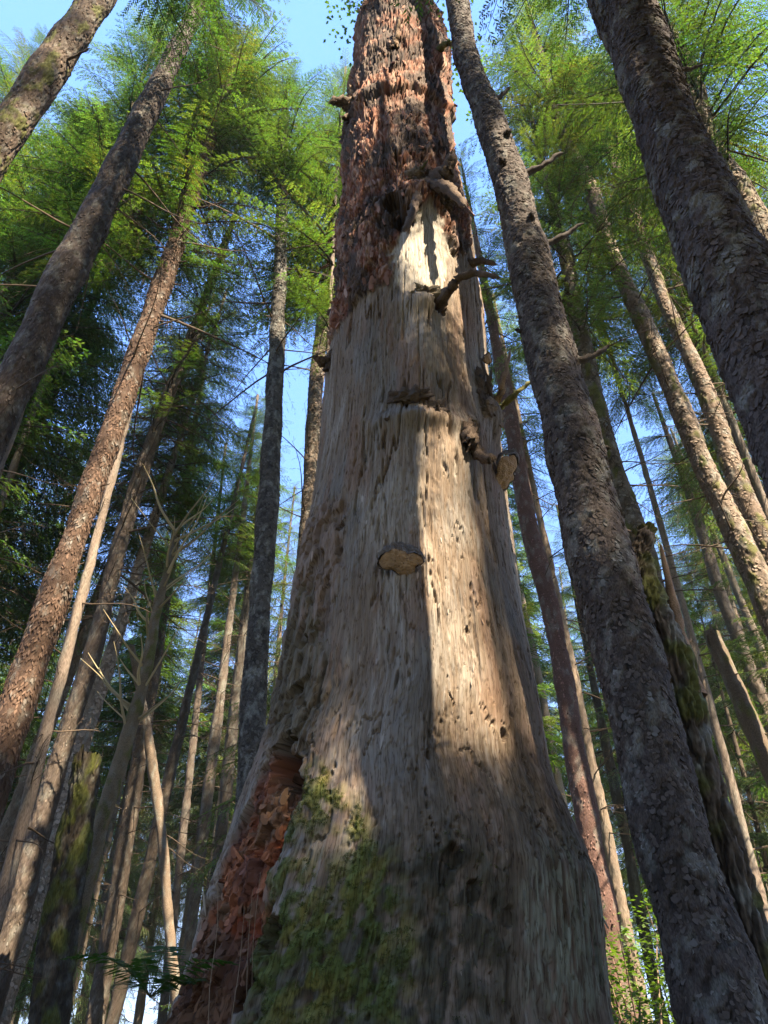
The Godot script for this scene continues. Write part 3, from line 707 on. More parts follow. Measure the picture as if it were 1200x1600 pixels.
				for o in holes:
					var u: float = (tw - o[0]) * r / o[2]
					var v: float = (h - o[1]) / (o[2] * 1.7)
					if absf(u) < 1.6 and absf(v) < 1.6:
						var e := sqrt(u * u + v * v) + 0.45 * n_rough.get_noise_3d(qx * 9.0, h * 9.0, qz * 9.0)
						d -= o[3] * smoothstep(1.0, 0.75, e)
			# the top is snapped off in steps
			if h > 22.2 and tw > -0.2: d -= 0.35 * smoothstep(0.0, 0.5, tw + 0.3 * fib) * smoothstep(22.4, 22.7, h + 0.5 * fib)
			if j >= nv - 3: d -= r * 0.5 * (j - nv + 3)
			pos[j * nu + i] = Vector3(ax.x + (r + d) * sx, h + (0.5 * fib if h > 25.0 else 0.0), (r + d) * sz)
			col[j * nu + i] = cc
			uv[j * nu + i] = Vector2(th / TAU * 14.0, -h * 0.11)
	var gm := grid_mesh(pos, col, uv, nu, nv)
	var body := part("trunk", gm, mats.wood, root)
	# moss tufts growing on it
	var tuft := Soup.new()
	rng.seed = 77
	for k in 18:
		var dd := Vector3(rng.randf_range(-1, 1), rng.randf_range(-0.9, 0.5), rng.randf_range(0.4, 1.2)).normalized() * rng.randf_range(0.009, 0.024)
		tuft.leaf(Vector3(rng.randf_range(-0.02, 0.02), rng.randf_range(-0.02, 0.02), -0.004), dd, dd.cross(Vector3(rng.randf_range(-1, 1), 1, 0.2)).normalized() * 0.0035, Color(1, 1, 1) * rng.randf_range(0.6, 1.3))
	var xf := []
	var cols := []
	var na: PackedVector3Array = gm.surface_get_arrays(0)[Mesh.ARRAY_NORMAL]
	for q in moss_at:
		var nn := na[q]
		var b := Basis.looking_at(-nn, Vector3.UP).rotated(nn, rng.randf_range(-0.8, 0.8))
		xf.append(Transform3D(b * rng.randf_range(0.4, 0.95), pos[q]))
		var g := rng.randf_range(0.6, 1.3)
		cols.append(Color(0.10, 0.12, 0.03).lerp(Color(0.19, 0.17, 0.04), rng.randf() * rng.randf()) * g)
	foliage("moss", root, tuft.mesh(), xf, cols, mats.leaf)
	# loose slabs of old bark
	xf = []
	cols = []
	for q in slab_at:
		var nn := na[q]
		if nn.dot(Vector3(pos[q].x, 0, pos[q].z).normalized()) < 0.4: continue
		var b := Basis.looking_at(-nn, Vector3.UP) * Basis(Vector3(0, 0, 1), rng.randf_range(-0.25, 0.25)) * Basis(Vector3(1, 0, 0), rng.randf_range(-0.2, 0.1))
		var w := rng.randf_range(0.015, 0.045)
		xf.append(Transform3D(b * Basis.from_scale(Vector3(w, w * rng.randf_range(2.5, 6.0), 0.03)), pos[q] - nn * 0.005))
		var g := rng.randf_range(0.6, 1.5)
		cols.append(Color(0.20, 0.10, 0.065).lerp(Color(0.25, 0.18, 0.14), rng.randf() * rng.randf()) * g)
	foliage("bark_slabs", root, meshes.flake1, xf, cols, mats.twig)
	# crumbling chunks of the red rot
	xf = []
	cols = []
	for q in chunk_at:
		var nn := na[q]
		var b := Basis.looking_at(-nn, Vector3.UP) * Basis(Vector3(0, 0, 1), rng.randf_range(-0.5, 0.5)) * Basis(Vector3(1, 0, 0), rng.randf_range(-0.5, 0.3))
		var w := rng.randf_range(0.012, 0.035)
		xf.append(Transform3D(b * Basis.from_scale(Vector3(w, w * rng.randf_range(1.0, 2.8), w)), pos[q] - nn * 0.004))
		cols.append(col[q] * rng.randf_range(0.55, 1.45))
	foliage("rot_chunks", root, meshes.flake2, xf, cols, mats.twig)
	# small slivers lifting off the bare wood
	xf = []
	cols = []
	for q in sliver_at:
		var nn := na[q]
		var b := Basis.looking_at(-nn, Vector3.UP) * Basis(Vector3(0, 0, 1), rng.randf_range(-0.12, 0.12)) * Basis(Vector3(1, 0, 0), rng.randf_range(-0.1, 0.05))
		var w := rng.randf_range(0.005, 0.014)
		xf.append(Transform3D(b * Basis.from_scale(Vector3(w, w * rng.randf_range(3.0, 9.0), 0.012)), pos[q] - nn * 0.002))
		cols.append(col[q] * rng.randf_range(0.65, 1.35))
	foliage("slivers", root, meshes.flake0, xf, cols, mats.twig)
	stubs_on(root)
	conks_on(root)

func smooth_path(raw: Array, times: int) -> Array:
	var out := []
	for j in raw.size() - 1:
		var a: Vector3 = raw[j]
		var b: Vector3 = raw[j + 1]
		var pr: Vector3 = raw[maxi(j - 1, 0)]
		var po: Vector3 = raw[mini(j + 2, raw.size() - 1)]
		for k in times: out.append(a.cubic_interpolate(b, pr, po, float(k) / times))
	out.append(raw[raw.size() - 1])
	return out

func stub_mesh(raw: Array, r0: float, r1: float, tint: Color, sd: int) -> ArrayMesh:
	var s := Soup.new()
	var nz := fnl(sd, 1.0, FastNoiseLite.TYPE_SIMPLEX_SMOOTH, 4)
	var first: Vector3 = raw[0]
	var sec: Vector3 = raw[1]
	var rr := [first - (sec - first).normalized() * r0 * 1.2] + raw
	var pts := smooth_path(rr, 12)
	var rad := []
	for j in pts.size():
		var t := float(j) / (pts.size() - 1)
		pts[j] += Vector3(nz.get_noise_2d(t * 6.0, 1), nz.get_noise_2d(t * 6.0, 9), nz.get_noise_2d(t * 6.0, 17)) * r0 * 0.35
		rad.append(lerpf(r0 * 1.35, r1, pow(t, 0.6)) * (1.0 - 0.75 * smoothstep(0.93, 1.0, t)))
	s.tube(pts, rad, 18, tint, 0.8, nz)
	# splinters at the broken end
	var tip: Vector3 = pts[pts.size() - 2]
	var dir: Vector3 = (tip - pts[pts.size() - 5]).normalized()
	rng.seed = sd
	for k in 5:
		var side := Vector3(rng.randf_range(-1, 1), rng.randf_range(-1, 1), rng.randf_range(-1, 1)).normalized()
		s.tube([tip + side * r1 * 0.6 - dir * r1, tip + side * r1 * 0.5 + dir * r1 * rng.randf_range(0.6, 2.6)], [r1 * 0.35, r1 * 0.05], 4, tint * 1.2)
	return s.mesh()

func stubs_on(root: Node3D) -> void:
	var dark := Color(0.13, 0.095, 0.07)
	var pale := Color(0.30, 0.21, 0.14)
	var mossy := Color(0.17, 0.165, 0.06)
	var list := [
		[[[0.223, 18.9, -7.141], [0.264, 19.273, -7.021], [0.319, 19.621, -6.891]], 0.09, 0.03, pale],
		[[[1.097, 19.21, -7.39], [1.219, 19.119, -7.24], [1.357, 19.085, -7.14]], 0.09, 0.05, mossy],
		[[[-0.606, 17.44, -7.633], [-0.85, 17.517, -7.583], [-1.073, 17.439, -7.533]], 0.2, 0.05, dark],
		[[[-0.625, 17.11, -7.664], [-0.806, 16.866, -7.614]], 0.12, 0.04, dark],
		[[[-0.62, 17.94, -7.686], [-0.707, 18.25, -7.636]], 0.1, 0.03, pale],
		[[[0.763, 13.86, -7.115], [0.965, 13.412, -6.765], [1.057, 13.557, -6.665], [1.086, 13.794, -6.615]], 0.13, 0.07, dark],
		[[[0.712, 13.66, -7.084], [0.983, 12.854, -6.684], [1.176, 12.013, -6.434]], 0.13, 0.05, dark],
		[[[0.566, 13.35, -7.034], [0.432, 12.328, -6.734], [0.294, 11.636, -6.614]], 0.09, 0.04, dark],
		[[[0.529, 13.93, -7.064], [0.628, 13.866, -6.914], [0.705, 13.832, -6.764]], 0.05, 0.015, mossy],
		[[[0.771, 10.55, -7.082], [0.895, 10.461, -6.732], [1.034, 10.511, -6.582], [1.279, 10.458, -6.482], [1.506, 10.253, -6.382]], 0.085, 0.03, dark],
		[[[1.335, 12.01, -7.432], [1.519, 11.937, -7.332], [1.684, 11.701, -7.232]], 0.07, 0.03, dark],
		[[[1.439, 9.06, -7.615], [1.412, 9.277, -7.415], [1.334, 9.786, -7.365]], 0.06, 0.012, dark],
		[[[1.466, 9.11, -7.667], [1.615, 9.411, -7.367], [1.745, 9.928, -7.317]], 0.08, 0.012, pale],
		[[[1.496, 9.17, -7.733], [1.587, 9.226, -7.483], [1.655, 9.409, -7.483]], 0.045, 0.012, pale],
		[[[1.521, 9.18, -7.802], [1.742, 9.208, -7.502], [1.913, 9.352, -7.452], [2.028, 9.451, -7.452]], 0.05, 0.016, mossy],
		[[[1.434, 9.22, -7.603], [1.418, 9.334, -7.353], [1.456, 9.582, -7.353]], 0.04, 0.012, dark],
		[[[0.654, 8.29, -6.996], [0.656, 8.28, -6.876], [0.639, 8.341, -6.796]], 0.07, 0.02, dark],
		[[[0.669, 8.26, -7.0], [0.715, 8.209, -6.88]], 0.06, 0.02, dark],
		[[[1.013, 8.3, -7.162], [1.023, 8.039, -7.012], [1.02, 7.853, -6.942]], 0.11, 0.08, dark],
		[[[1.05, 8.01, -7.183], [1.14, 7.689, -6.983], [1.265, 7.524, -6.883]], 0.08, 0.05, dark],
		[[[-0.744, 11.38, -7.883], [-0.846, 11.346, -7.833]], 0.1, 0.05, dark],
		[[[-0.778, 10.36, -7.906], [-0.904, 10.25, -7.856], [-0.989, 10.332, -7.806]], 0.12, 0.03, dark],
		[[[-0.78, 10.21, -7.891], [-0.884, 10.046, -7.841]], 0.08, 0.02, dark],
		[[[0.172, 8.3, -6.959], [0.0, 8.177, -6.879]], 0.05, 0.015, dark],
	]
	var k := 0
	for q in list:
		var raw := []
		for v in q[0]: raw.append(Vector3(v[0], v[1], v[2] - AXIS_Z))
		part("branch_stub", stub_mesh(raw, q[1], q[2], q[3], 300 + k), mats.wood, root)
		k += 1

func conk(root: Node3D, label: String, th: float, h: float, width: float, tall: float, out: float, face_down: float, turn: float, sd: int) -> void:
	# a thick lobed cushion; its tan pore face looks down and out, a dark crust runs back to the stem
	var nz := fnl(sd, 1.0, FastNoiseLite.TYPE_SIMPLEX_SMOOTH, 2)
	var na := 57
	var shapes := []
	for under in 2:
		var pos := PackedVector3Array()
		var col := PackedColorArray()
		var uv := PackedVector2Array()
		var nr := 14
		for j in nr:
			var f := float(j) / (nr - 1)
			for i in na:
				var a := TAU * (i % (na - 1)) / (na - 1)
				var ca := cos(a)
				var sa := sin(a)
				var lobe := 1.0 + 0.5 * nz.get_noise_2d(ca * 0.55 + 3.0, sa * 0.55) + 0.07 * nz.get_noise_2d(ca * 1.5, sa * 1.5 + 7.0)
				var x := ca * width * 0.5 * lobe
				var y := sa * tall * 0.5 * lobe
				var z := 0.0
				var g := 1.0
				if under:
					f = float(nr - 1 - j) / (nr - 1)
					x *= f * 0.93; y *= f * 0.93
					z = 0.03 * sqrt(maxf(0.0, 1.0 - f * f)) + 0.012 * nz.get_noise_2d(x * 12.0, y * 12.0)
					g = 1.0 + 0.3 * nz.get_noise_2d(x * 9.0 + 4.0, y * 9.0) + 0.12 * nz.get_noise_2d(x * 40.0, y * 40.0)
					col.append(Color(0.36, 0.235, 0.135) * g)
				else:
					var back := 1.0 - 0.55 * f * f
					var band := 1.0 + 0.05 * sin(f * 26.0) + 0.16 * nz.get_noise_2d(ca * 3.0 + f * 5.0, sa * 3.0)
					x *= back * band; y = y * back * band + 0.3 * tall * f
					z = 0.012 * cos(minf(f * 8.0, 1.57)) - out * 1.3 * f + 0.01 * nz.get_noise_2d(a * 3.0, f * 9.0)
					g = 1.0 + 0.4 * nz.get_noise_2d(a * 2.5, f * 6.0)
					col.append(Color(0.09, 0.068, 0.052).lerp(Color(0.15, 0.12, 0.095), 0.5 + 0.5 * sin(f * 22.0)) * g)
				pos.append(Vector3(x, y, z)); uv.append(Vector2(x, y) * 2.0)
		shapes.append([pos, col, uv, nr])
	var q: Array = shapes[0]
	var m0 := turned_out(q, na)
	q = shapes[1]
	var m1 := turned_out(q, na)
	var cap := part("bracket_fungus", m0, mats.conk, root, label)
	cap.transform = Transform3D(Basis(Vector3.UP, th + turn) * Basis(Vector3(1, 0, 0), face_down), giant_at(th, h, out) - root.position)
	part("pore_surface", m1, mats.conk, cap)

func turned_out(q: Array, na: int) -> ArrayMesh:   # closed rings whose faces are turned away from the cushion's middle
	var m := grid_mesh(q[0], q[1], q[2], na, q[3])
	var a := m.surface_get_arrays(0)
	var p: PackedVector3Array = a[Mesh.ARRAY_VERTEX]
	var n: PackedVector3Array = a[Mesh.ARRAY_NORMAL]
	var s := 0.0
	for i in p.size(): s += n[i].dot(p[i] - Vector3(0, 0, -0.06))
	if s > 0.0: return m
	var ix: PackedInt32Array = a[Mesh.ARRAY_INDEX]
	for i in ix.size() / 3:
		var k := ix[i * 3 + 1]
		ix[i * 3 + 1] = ix[i * 3 + 2]
		ix[i * 3 + 2] = k
	for i in n.size(): n[i] = -n[i]
	a[Mesh.ARRAY_INDEX] = ix
	a[Mesh.ARRAY_NORMAL] = n
	var am := ArrayMesh.new()
	am.add_surface_from_arrays(Mesh.PRIMITIVE_TRIANGLES, a)
	return am

func burl(root: Node3D, th: float, h: float, w: float, tall: float, out: float, tint: Color, sd: int) -> void:   # a gnarled knot of overgrown wood
	var nz := fnl(sd, 1.0, FastNoiseLite.TYPE_SIMPLEX_SMOOTH, 4)
	var nu := 49
	var nv := 30
	var pos := PackedVector3Array()
	var col := PackedColorArray()
	var uv := PackedVector2Array()
	for j in nv:
		var v := PI * j / (nv - 1) - PI / 2.0
		for i in nu:
			var a := TAU * (i % (nu - 1)) / (nu - 1)
			var d := Vector3(cos(v) * sin(a), sin(v), cos(v) * cos(a))
			var p := Vector3(d.x * w * 0.5, d.y * tall * 0.5, d.z * out)
			var k := 1.0 + 0.9 * nz.get_noise_3dv(p * 7.0) - 0.35 * absf(nz.get_noise_3dv(p * 15.0 + Vector3(4, 0, 0)))
			pos.append(p * k)
			var g := 1.0 + 0.7 * nz.get_noise_3dv(p * 12.0 + Vector3(9, 1, 1))
			col.append(Color(tint.r * g, tint.g * g, tint.b * g))
			uv.append(Vector2(float(i) / (nu - 1), v))
	var m := part("knot", grid_mesh(pos, col, uv, nu, nv), mats.wood, root)
	m.transform = Transform3D(Basis(Vector3.UP, th), giant_at(th, h) - root.position)

func conks_on(root: Node3D) -> void:
	conk(root, "lone lobed shelf fungus with a tan underside, in the middle of the bare trunk", -0.04, 6.02, 0.40, 0.33, 0.10, 0.95, 0.0, 401)
	conk(root, "large tan shelf fungus jutting from the trunk's edge below the dead prongs", 1.1, 7.9, 0.36, 0.46, 0.1, 0.75, -0.55, 421)
	conk(root, "small cup-shaped fungus above the dead prongs", 1.02, 9.95, 0.15, 0.16, 0.07, 0.5, -0.6, 411)
	var bark := Color(0.13, 0.1, 0.078)
	burl(root, 0.0, 8.62, 0.5, 0.26, 0.13, bark, 501)
	burl(root, 0.28, 8.42, 0.28, 0.3, 0.12, bark, 503)
	burl(root, 0.9, 9.25, 0.2, 0.8, 0.1, bark, 505)
	burl(root, 1.02, 8.85, 0.4, 0.45, 0.16, Color(0.2, 0.15, 0.11), 507)
	burl(root, 0.16, 13.75, 0.5, 0.45, 0.16, Color(0.17, 0.13, 0.09), 509)
	burl(root, 0.5, 13.4, 0.35, 0.6, 0.2, bark, 511)
	burl(root, 0.2, 10.75, 0.5, 0.2, 0.12, Color(0.2, 0.17, 0.12), 513)
	burl(root, 0.62, 8.1, 0.25, 0.35, 0.14, bark, 515)

# ---------------------------------------------------------------- the trees round it
func build_tree(key: String, called: String, label: String, style: String, tint: Color, opt := {}, group := "") -> Node3D:
	var world: Array = trunks[key]
	var b = world[0]
	var t := thing(called, label, "tree" if not opt.has("category") else opt.category, Vector3(b[0], b[1], b[2]), group)
	var pts := rel(world)
	var o := opt.duplicate()
	o["seed"] = hash(key) % 1000
	part("trunk", trunk_mesh(pts, style, tint, o), mats.bark, t)
	if opt.has("scales"):  # [size, per square metre, from, to]
		var e: Array = opt.scales
		bark_scales(t, pts, o["seed"], tint * 1.15, e[0], e[1], e[2], e[3], e[4] if e.size() > 4 else 1.0)
	if opt.has("crown"):   # [bough kind, from height, longest branch, branches per metre, hue]
		var c: Array = opt.crown
		crown(t, pts, c[0], c[1], pts[pts.size() - 1][1] + 0.3, c[2], c[3], c[4], hash(key) % 997, {"sunny": 1})
	if opt.has("dead"):    # [from, to, length, per metre]
		var e: Array = opt.dead
		dead_limbs(t, pts, e[0], e[1], e[2], e[3], hash(key) % 991)
	if opt.has("stubs"):   # [height, direction, up, length, radius]
		var k := 0
		for s in opt.stubs:
			var c := path_at(pts, s[0])
			var dir := Vector3(sin(s[1]), s[2], cos(s[1])).normalized()
			var p0: Vector3 = c[0] + Vector3(dir.x, 0, dir.z).normalized() * float(c[1]) * 0.8
			var bend := Vector3(0, 0.25 * s[3], 0)
			part("branch_stub", stub_mesh([p0, p0 + dir * s[3] * 0.5, p0 + dir * s[3] + bend * 0.5], s[4], s[4] * 0.35, tint * 0.9, 600 + k + hash(key) % 90), mats.bark, t)
			k += 1
	return t

func build_near_trees() -> void:
	var spruce := Color(0.8, 0.9, 0.95)
	var hemlock := Color(1.0, 1.0, 1.0)
	var H := "hemlock_tree"
	var S := "spruce_tree"
	build_tree("R6", S, "massive near dark trunk of scaly bark with a sunlit lichen tuft", "scaly", Color(0.078, 0.061, 0.053), {"seg": 190, "step": 0.011, "fine_to": 12.3, "relief": 1.2, "scales": [0.026, 800, 3.5, 12.6], "lichen": 0.35, "cell": 16.0, "crown": [0, 14.0, 3.0, 13, spruce], "stubs": [[9.6, 1.5, 0.35, 0.35, 0.035]], "sunny": 1})
	build_tree("R1", S, "crooked dark trunk with branch knots beside the broken mossy slab", "scaly", Color(0.072, 0.057, 0.047), {"seg": 110, "step": 0.02, "fine_to": 19.5, "relief": 1.15, "scales": [0.024, 750, 0.6, 21.0], "lichen": 0.3, "cell": 18.0, "crown": [1, 22.0, 2.8, 13, spruce], "stubs": [[9.0, 1.6, 0.55, 0.6, 0.06], [11.4, 1.5, 0.6, 0.75, 0.06], [13.2, 1.45, 0.6, 0.8, 0.07], [15.6, 1.5, 1.1, 0.5, 0.06], [9.6, -1.6, 0.1, 0.16, 0.05], [7.5, 1.3, 0.3, 0.12, 0.06], [11.6, 0.2, 0.2, 0.14, 0.08], [13.2, -0.5, 0.2, 0.12, 0.08], [14.0, 0.3, 0.2, 0.12, 0.09]]})
	var slab: Array = trunks["R1b"]
	var t := thing("broken_trunk", "broken mossy trunk slab with torn pale wood leaning on a dark trunk", "dead tree", Vector3(slab[0][0], slab[0][1], slab[0][2]))
	part("trunk", trunk_mesh(rel(slab), "furrow", Color(0.12, 0.092, 0.066), {"seg": 70, "step": 0.03, "relief": 2.2, "moss": 0.25, "lichen": 0.5, "seed": 41}), mats.bark, t)
	var sp := Soup.new()
	var nzs := fnl(43, 1.0, FastNoiseLite.TYPE_SIMPLEX_SMOOTH, 2)
	sp.tube(smooth_path([Vector3(-0.1, 4.8, -0.03), Vector3(-0.11, 5.3, -0.02), Vector3(-0.08, 5.85, 0), Vector3(-0.06, 6.5, 0.0)], 6), range(19).map(func(k): return lerpf(0.12, 0.012, k / 18.0)), 10, Color(0.30, 0.2, 0.13), 0.4, nzs)
	part("torn_splinter", sp.mesh(), mats.wood, t, "pale torn splinter at the top of the slab")
	build_tree("R7", S, "mossy sunlit trunk half hidden behind the massive scaly one", "scaly", Color(0.173, 0.135, 0.098), {"seg": 64, "step": 0.04, "moss": 0.28, "scales": [0.034, 260, 9, 22], "lichen": 0.5, "cell": 14.0, "crown": [1, 15.0, 3.4, 14, spruce], "dead": [8, 20, 1.2, 2]})
	build_tree("R3", H, "pale flaky trunk, thicker of the two slender sunlit trunks side by side", "scaly", Color(0.209, 0.162, 0.122), {"seg": 56, "step": 0.04, "moss": 0.05, "scales": [0.026, 420, 6, 25], "lichen": 0.5, "cell": 15.0, "crown": [1, 22.0, 3.0, 14, hemlock], "dead": [9, 26, 1.8, 4]})
	build_tree("R4", H, "pale flaky trunk, thinner of the two slender sunlit trunks side by side", "scaly", Color(0.202, 0.151, 0.112), {"seg": 52, "step": 0.04, "moss": 0.1, "scales": [0.026, 400, 8, 26], "lichen": 0.45, "cell": 15.0, "crown": [0, 20.0, 3.0, 14, hemlock], "dead": [9, 26, 1.8, 4]})
	build_tree("R2", H, "mossy greenish trunk rising behind the crooked dark trunk", "scaly", Color(0.122, 0.101, 0.072), {"seg": 48, "step": 0.05, "moss": 0.25, "scales": [0.026, 350, 7, 18], "lichen": 0.4, "crown": [0, 14.0, 2.5, 14, hemlock], "dead": [8, 20, 1.5, 4]})
	build_tree("R5", H, "thin dark trunk close behind the pair of sunlit trunks", "furrow", Color(0.086, 0.068, 0.054), {"seg": 20, "step": 0.15, "crown": [1, 12.0, 3.0, 14, hemlock], "dead": [6, 20, 1.8, 5]})
	build_tree("R8", H, "reddish smooth trunk pitted with branch scars beside the giant dead tree", "smooth", Color(0.162, 0.097, 0.079), {"seg": 52, "step": 0.05, "lichen": 0.35, "relief": 1.6, "scales": [0.011, 160, 2, 18, 1.4], "crown": [0, 17.0, 2.4, 7, hemlock], "dead": [9, 18, 1.2, 3], "stubs": [[6.8, 0.2, 0.0, 0.06, 0.025], [7.1, -0.4, 0.0, 0.07, 0.025], [5.7, -0.1, 0.0, 0.06, 0.03], [5.1, 0.4, 0.0, 0.06, 0.02], [4.6, 0.1, 0.0, 0.06, 0.025], [8.4, 0.3, 0, 0.06, 0.02], [3.6, 0.2, 0, 0.08, 0.03], [10.3, 0.1, 0, 0.06, 0.02]]})
	build_tree("R8b", H, "thin pale trunk close behind the reddish pitted trunk", "furrow", Color(0.259, 0.202, 0.151), {"seg": 20, "step": 0.12, "crown": [1, 16.0, 2.3, 9, hemlock], "dead": [5, 18, 1.4, 4]})
	build_tree("R8c", H, "very slender whitish trunk glimpsed along the giant dead tree's edge", "smooth", Color(0.302, 0.259, 0.209), {"seg": 20, "step": 0.12, "crown": [0, 16.0, 2.3, 9, hemlock], "dead": [5, 18, 1.2, 3]})
	build_tree("R8d", H, "thin dark trunk with low boughs between reddish trunk and crooked trunk", "furrow", Color(0.079, 0.065, 0.050), {"seg": 20, "step": 0.15, "crown": [1, 7.0, 2.2, 10, hemlock], "dead": [3, 9, 1.4, 4]})
	build_tree("R9", "broken_trunk", "short snapped-off trunk with a jagged pale top, no bark scales", "smooth", Color(0.180, 0.137, 0.097), {"seg": 48, "step": 0.05, "jag": 0.35, "moss": 0.05, "category": "dead tree", "stubs": [[7.0, 0.4, 0, 0.06, 0.02], [6.0, 0.9, 0, 0.06, 0.03]]})
	build_tree("R10", H, "slender grey trunk behind the snapped-off trunk", "furrow", Color(0.173, 0.137, 0.108), {"seg": 24, "step": 0.12, "crown": [1, 16.0, 2.3, 9, hemlock], "dead": [5, 18, 1.5, 5]})
	build_tree("R11", H, "very thin grey trunk farther off than the snapped-off trunk's neighbour", "furrow", Color(0.158, 0.130, 0.101), {"seg": 18, "step": 0.15, "crown": [0, 16.0, 2.3, 9, hemlock], "dead": [6, 20, 1.5, 4]})
	build_tree("L1", S, "thick rough trunk crossing overhead with mossy sunlit patches", "furrow", Color(0.113, 0.083, 0.061), {"seg": 90, "step": 0.03, "fine_to": 21.0, "moss": 0.12, "lichen": 0.3, "scales": [0.022, 420, 9, 21, 2.6], "crown": [0, 21.5, 3.4, 14, spruce], "stubs": [[15.9, 1.3, 0.3, 0.5, 0.035]]})
	build_tree("L2", S, "tall dark brown bare trunk between the thick overhead trunk and the leaning one", "furrow", Color(0.081, 0.064, 0.052), {"seg": 72, "step": 0.04, "fine_to": 28.0, "lichen": 0.3, "scales": [0.02, 420, 6, 28, 2.6], "crown": [0, 27.0, 3.4, 14, spruce], "dead": [10, 25, 2.2, 1.5]})
	build_tree("L3", H, "tall reddish-brown trunk with dark branch rings and bands of sun", "smooth", Color(0.104, 0.066, 0.046), {"seg": 72, "step": 0.035, "fine_to": 28.0, "lichen": 0.2, "relief": 1.5, "scales": [0.016, 420, 3, 28, 2.2], "crown": [0, 24.5, 3.4, 16, hemlock], "dead": [14, 27, 2.8, 3.0], "stubs": [[18.2, 1.4, -0.2, 0.3, 0.03], [17.4, 1.5, -0.5, 0.35, 0.03], [16.0, 1.6, -0.1, 0.3, 0.025], [11.0, 1.2, -0.2, 0.25, 0.025], [20.6, 1.5, 0.2, 0.9, 0.04]]})
	build_tree("L4", H, "slim brown trunk standing just behind the reddish-brown banded trunk", "furrow", Color(0.121, 0.095, 0.075), {"seg": 44, "step": 0.05, "lichen": 0.3, "scales": [0.016, 350, 2, 20, 2.2], "crown": [3, 14.0, 2.8, 11, hemlock], "dead": [9, 23, 2.2, 4]})
	build_tree("L5", H, "pale patchy trunk close against the slim brown trunk", "scaly", Color(0.238, 0.191, 0.148), {"seg": 40, "step": 0.05, "scales": [0.035, 250, 2, 14], "lichen": 0.6, "cell": 10.0, "crown": [1, 13.0, 2.8, 13, hemlock], "dead": [8, 22, 1.8, 4]})
	build_tree("L6", "broken_trunk", "stout dark mossy snag with a blackened broken top", "furrow", Color(0.072, 0.058, 0.040), {"seg": 56, "step": 0.04, "jag": 0.4, "moss": 0.35, "relief": 1.6, "category": "dead tree"})
	var bare := build_tree("L7", "bare_snag", "leaning bare dead tree with a fan of pale upswept branches", "smooth", Color(0.238, 0.187, 0.119), {"seg": 36, "step": 0.05, "moss": 0.1, "lichen": 0.3, "category": "dead tree"})
	bare_branches(bare, rel(trunks["L7"]))
	build_tree("L8", "bent_tree", "curved thin trunk bowing away above the bare branching snag's foot", "smooth", Color(0.216, 0.166, 0.122), {"seg": 32, "step": 0.06, "lichen": 0.5, "dead": [5, 10, 1.2, 3]})
	build_tree("L9", H, "brown trunk behind the curved thin trunk", "furrow", Color(0.115, 0.090, 0.069), {"seg": 32, "step": 0.08, "scales": [0.018, 250, 2, 12, 2.2], "crown": [0, 16.0, 2.3, 9, hemlock], "dead": [5, 20, 1.5, 4]})
	build_tree("L10", H, "thinnest trunk in the row seen between curved trunk and giant", "furrow", Color(0.144, 0.115, 0.094), {"seg": 18, "step": 0.15, "crown": [1, 16.0, 2.3, 9, hemlock], "dead": [5, 18, 1.4, 4]})
	build_tree("L11", H, "middle-sized lichened trunk in the row between curved trunk and giant", "furrow", Color(0.173, 0.140, 0.112), {"seg": 22, "step": 0.12, "lichen": 0.5, "crown": [0, 16.0, 2.3, 9, hemlock], "dead": [5, 18, 1.4, 4]})
	build_tree("L12", H, "dark straight trunk next to the grey trunk beside the giant", "furrow", Color(0.094, 0.079, 0.065), {"seg": 24, "step": 0.12, "crown": [1, 16.0, 2.3, 9, hemlock], "dead": [5, 18, 1.4, 4]})
	build_tree("L13", H, "dark trunk seen right beside the curved thin trunk's lower stem", "furrow", Color(0.108, 0.086, 0.068), {"seg": 24, "step": 0.12, "crown": [1, 16.0, 2.3, 9, hemlock], "dead": [4, 18, 1.4, 4]})
	build_tree("L14", H, "pale trunk seen low behind the reddish-brown banded trunk", "furrow", Color(0.178, 0.144, 0.110), {"seg": 32, "step": 0.08, "lichen": 0.5, "scales": [0.018, 250, 3, 14, 2.2], "crown": [1, 11.0, 3.4, 14, hemlock], "dead": [6, 18, 1.8, 4]})
	build_tree("L15", H, "pale sunlit trunk far behind the stout mossy snag", "furrow", Color(0.238, 0.187, 0.137), {"seg": 18, "step": 0.15, "crown": [1, 16.0, 2.3, 9, hemlock], "dead": [4, 18, 1.5, 4]})
	build_tree("L16", S, "shaded trunk up among the dense dark boughs behind the overhead trunk", "furrow", Color(0.115, 0.090, 0.072), {"seg": 44, "step": 0.06, "crown": [0, 11.0, 4.8, 20, spruce], "dead": [6, 20, 2.2, 4]})
	build_tree("L17", S, "shaded trunk farther off below the dense dark boughs", "furrow", Color(0.158, 0.126, 0.094), {"seg": 36, "step": 0.08, "moss": 0.15, "crown": [2, 9.0, 4.1, 18, spruce], "dead": [5, 18, 2.0, 4]})
	build_tree("L18", H, "distant trunk just outside the grey straight trunk", "furrow", Color(0.144, 0.122, 0.094), {"seg": 18, "step": 0.15, "crown": [1, 16.0, 2.3, 9, hemlock], "dead": [6, 20, 1.5, 4]})
	build_tree("M1", S, "straight grey lichened trunk beside the giant dead tree", "scaly", Color(0.090, 0.081, 0.069), {"seg": 72, "step": 0.035, "fine_to": 26.0, "scales": [0.028, 350, 2, 26], "lichen": 0.6, "cell": 19.0, "crown": [1, 23.5, 3.2, 15, spruce], "dead": [15, 27, 2.6, 3.0]})
	build_tree("M2", S, "thin brown trunk rising right behind the giant dead tree", "scaly", Color(0.166, 0.130, 0.101), {"seg": 44, "step": 0.05, "scales": [0.028, 250, 10, 32], "lichen": 0.4, "crown": [1, 26.0, 2.8, 9, spruce], "dead": [14, 32, 2.0, 3]})

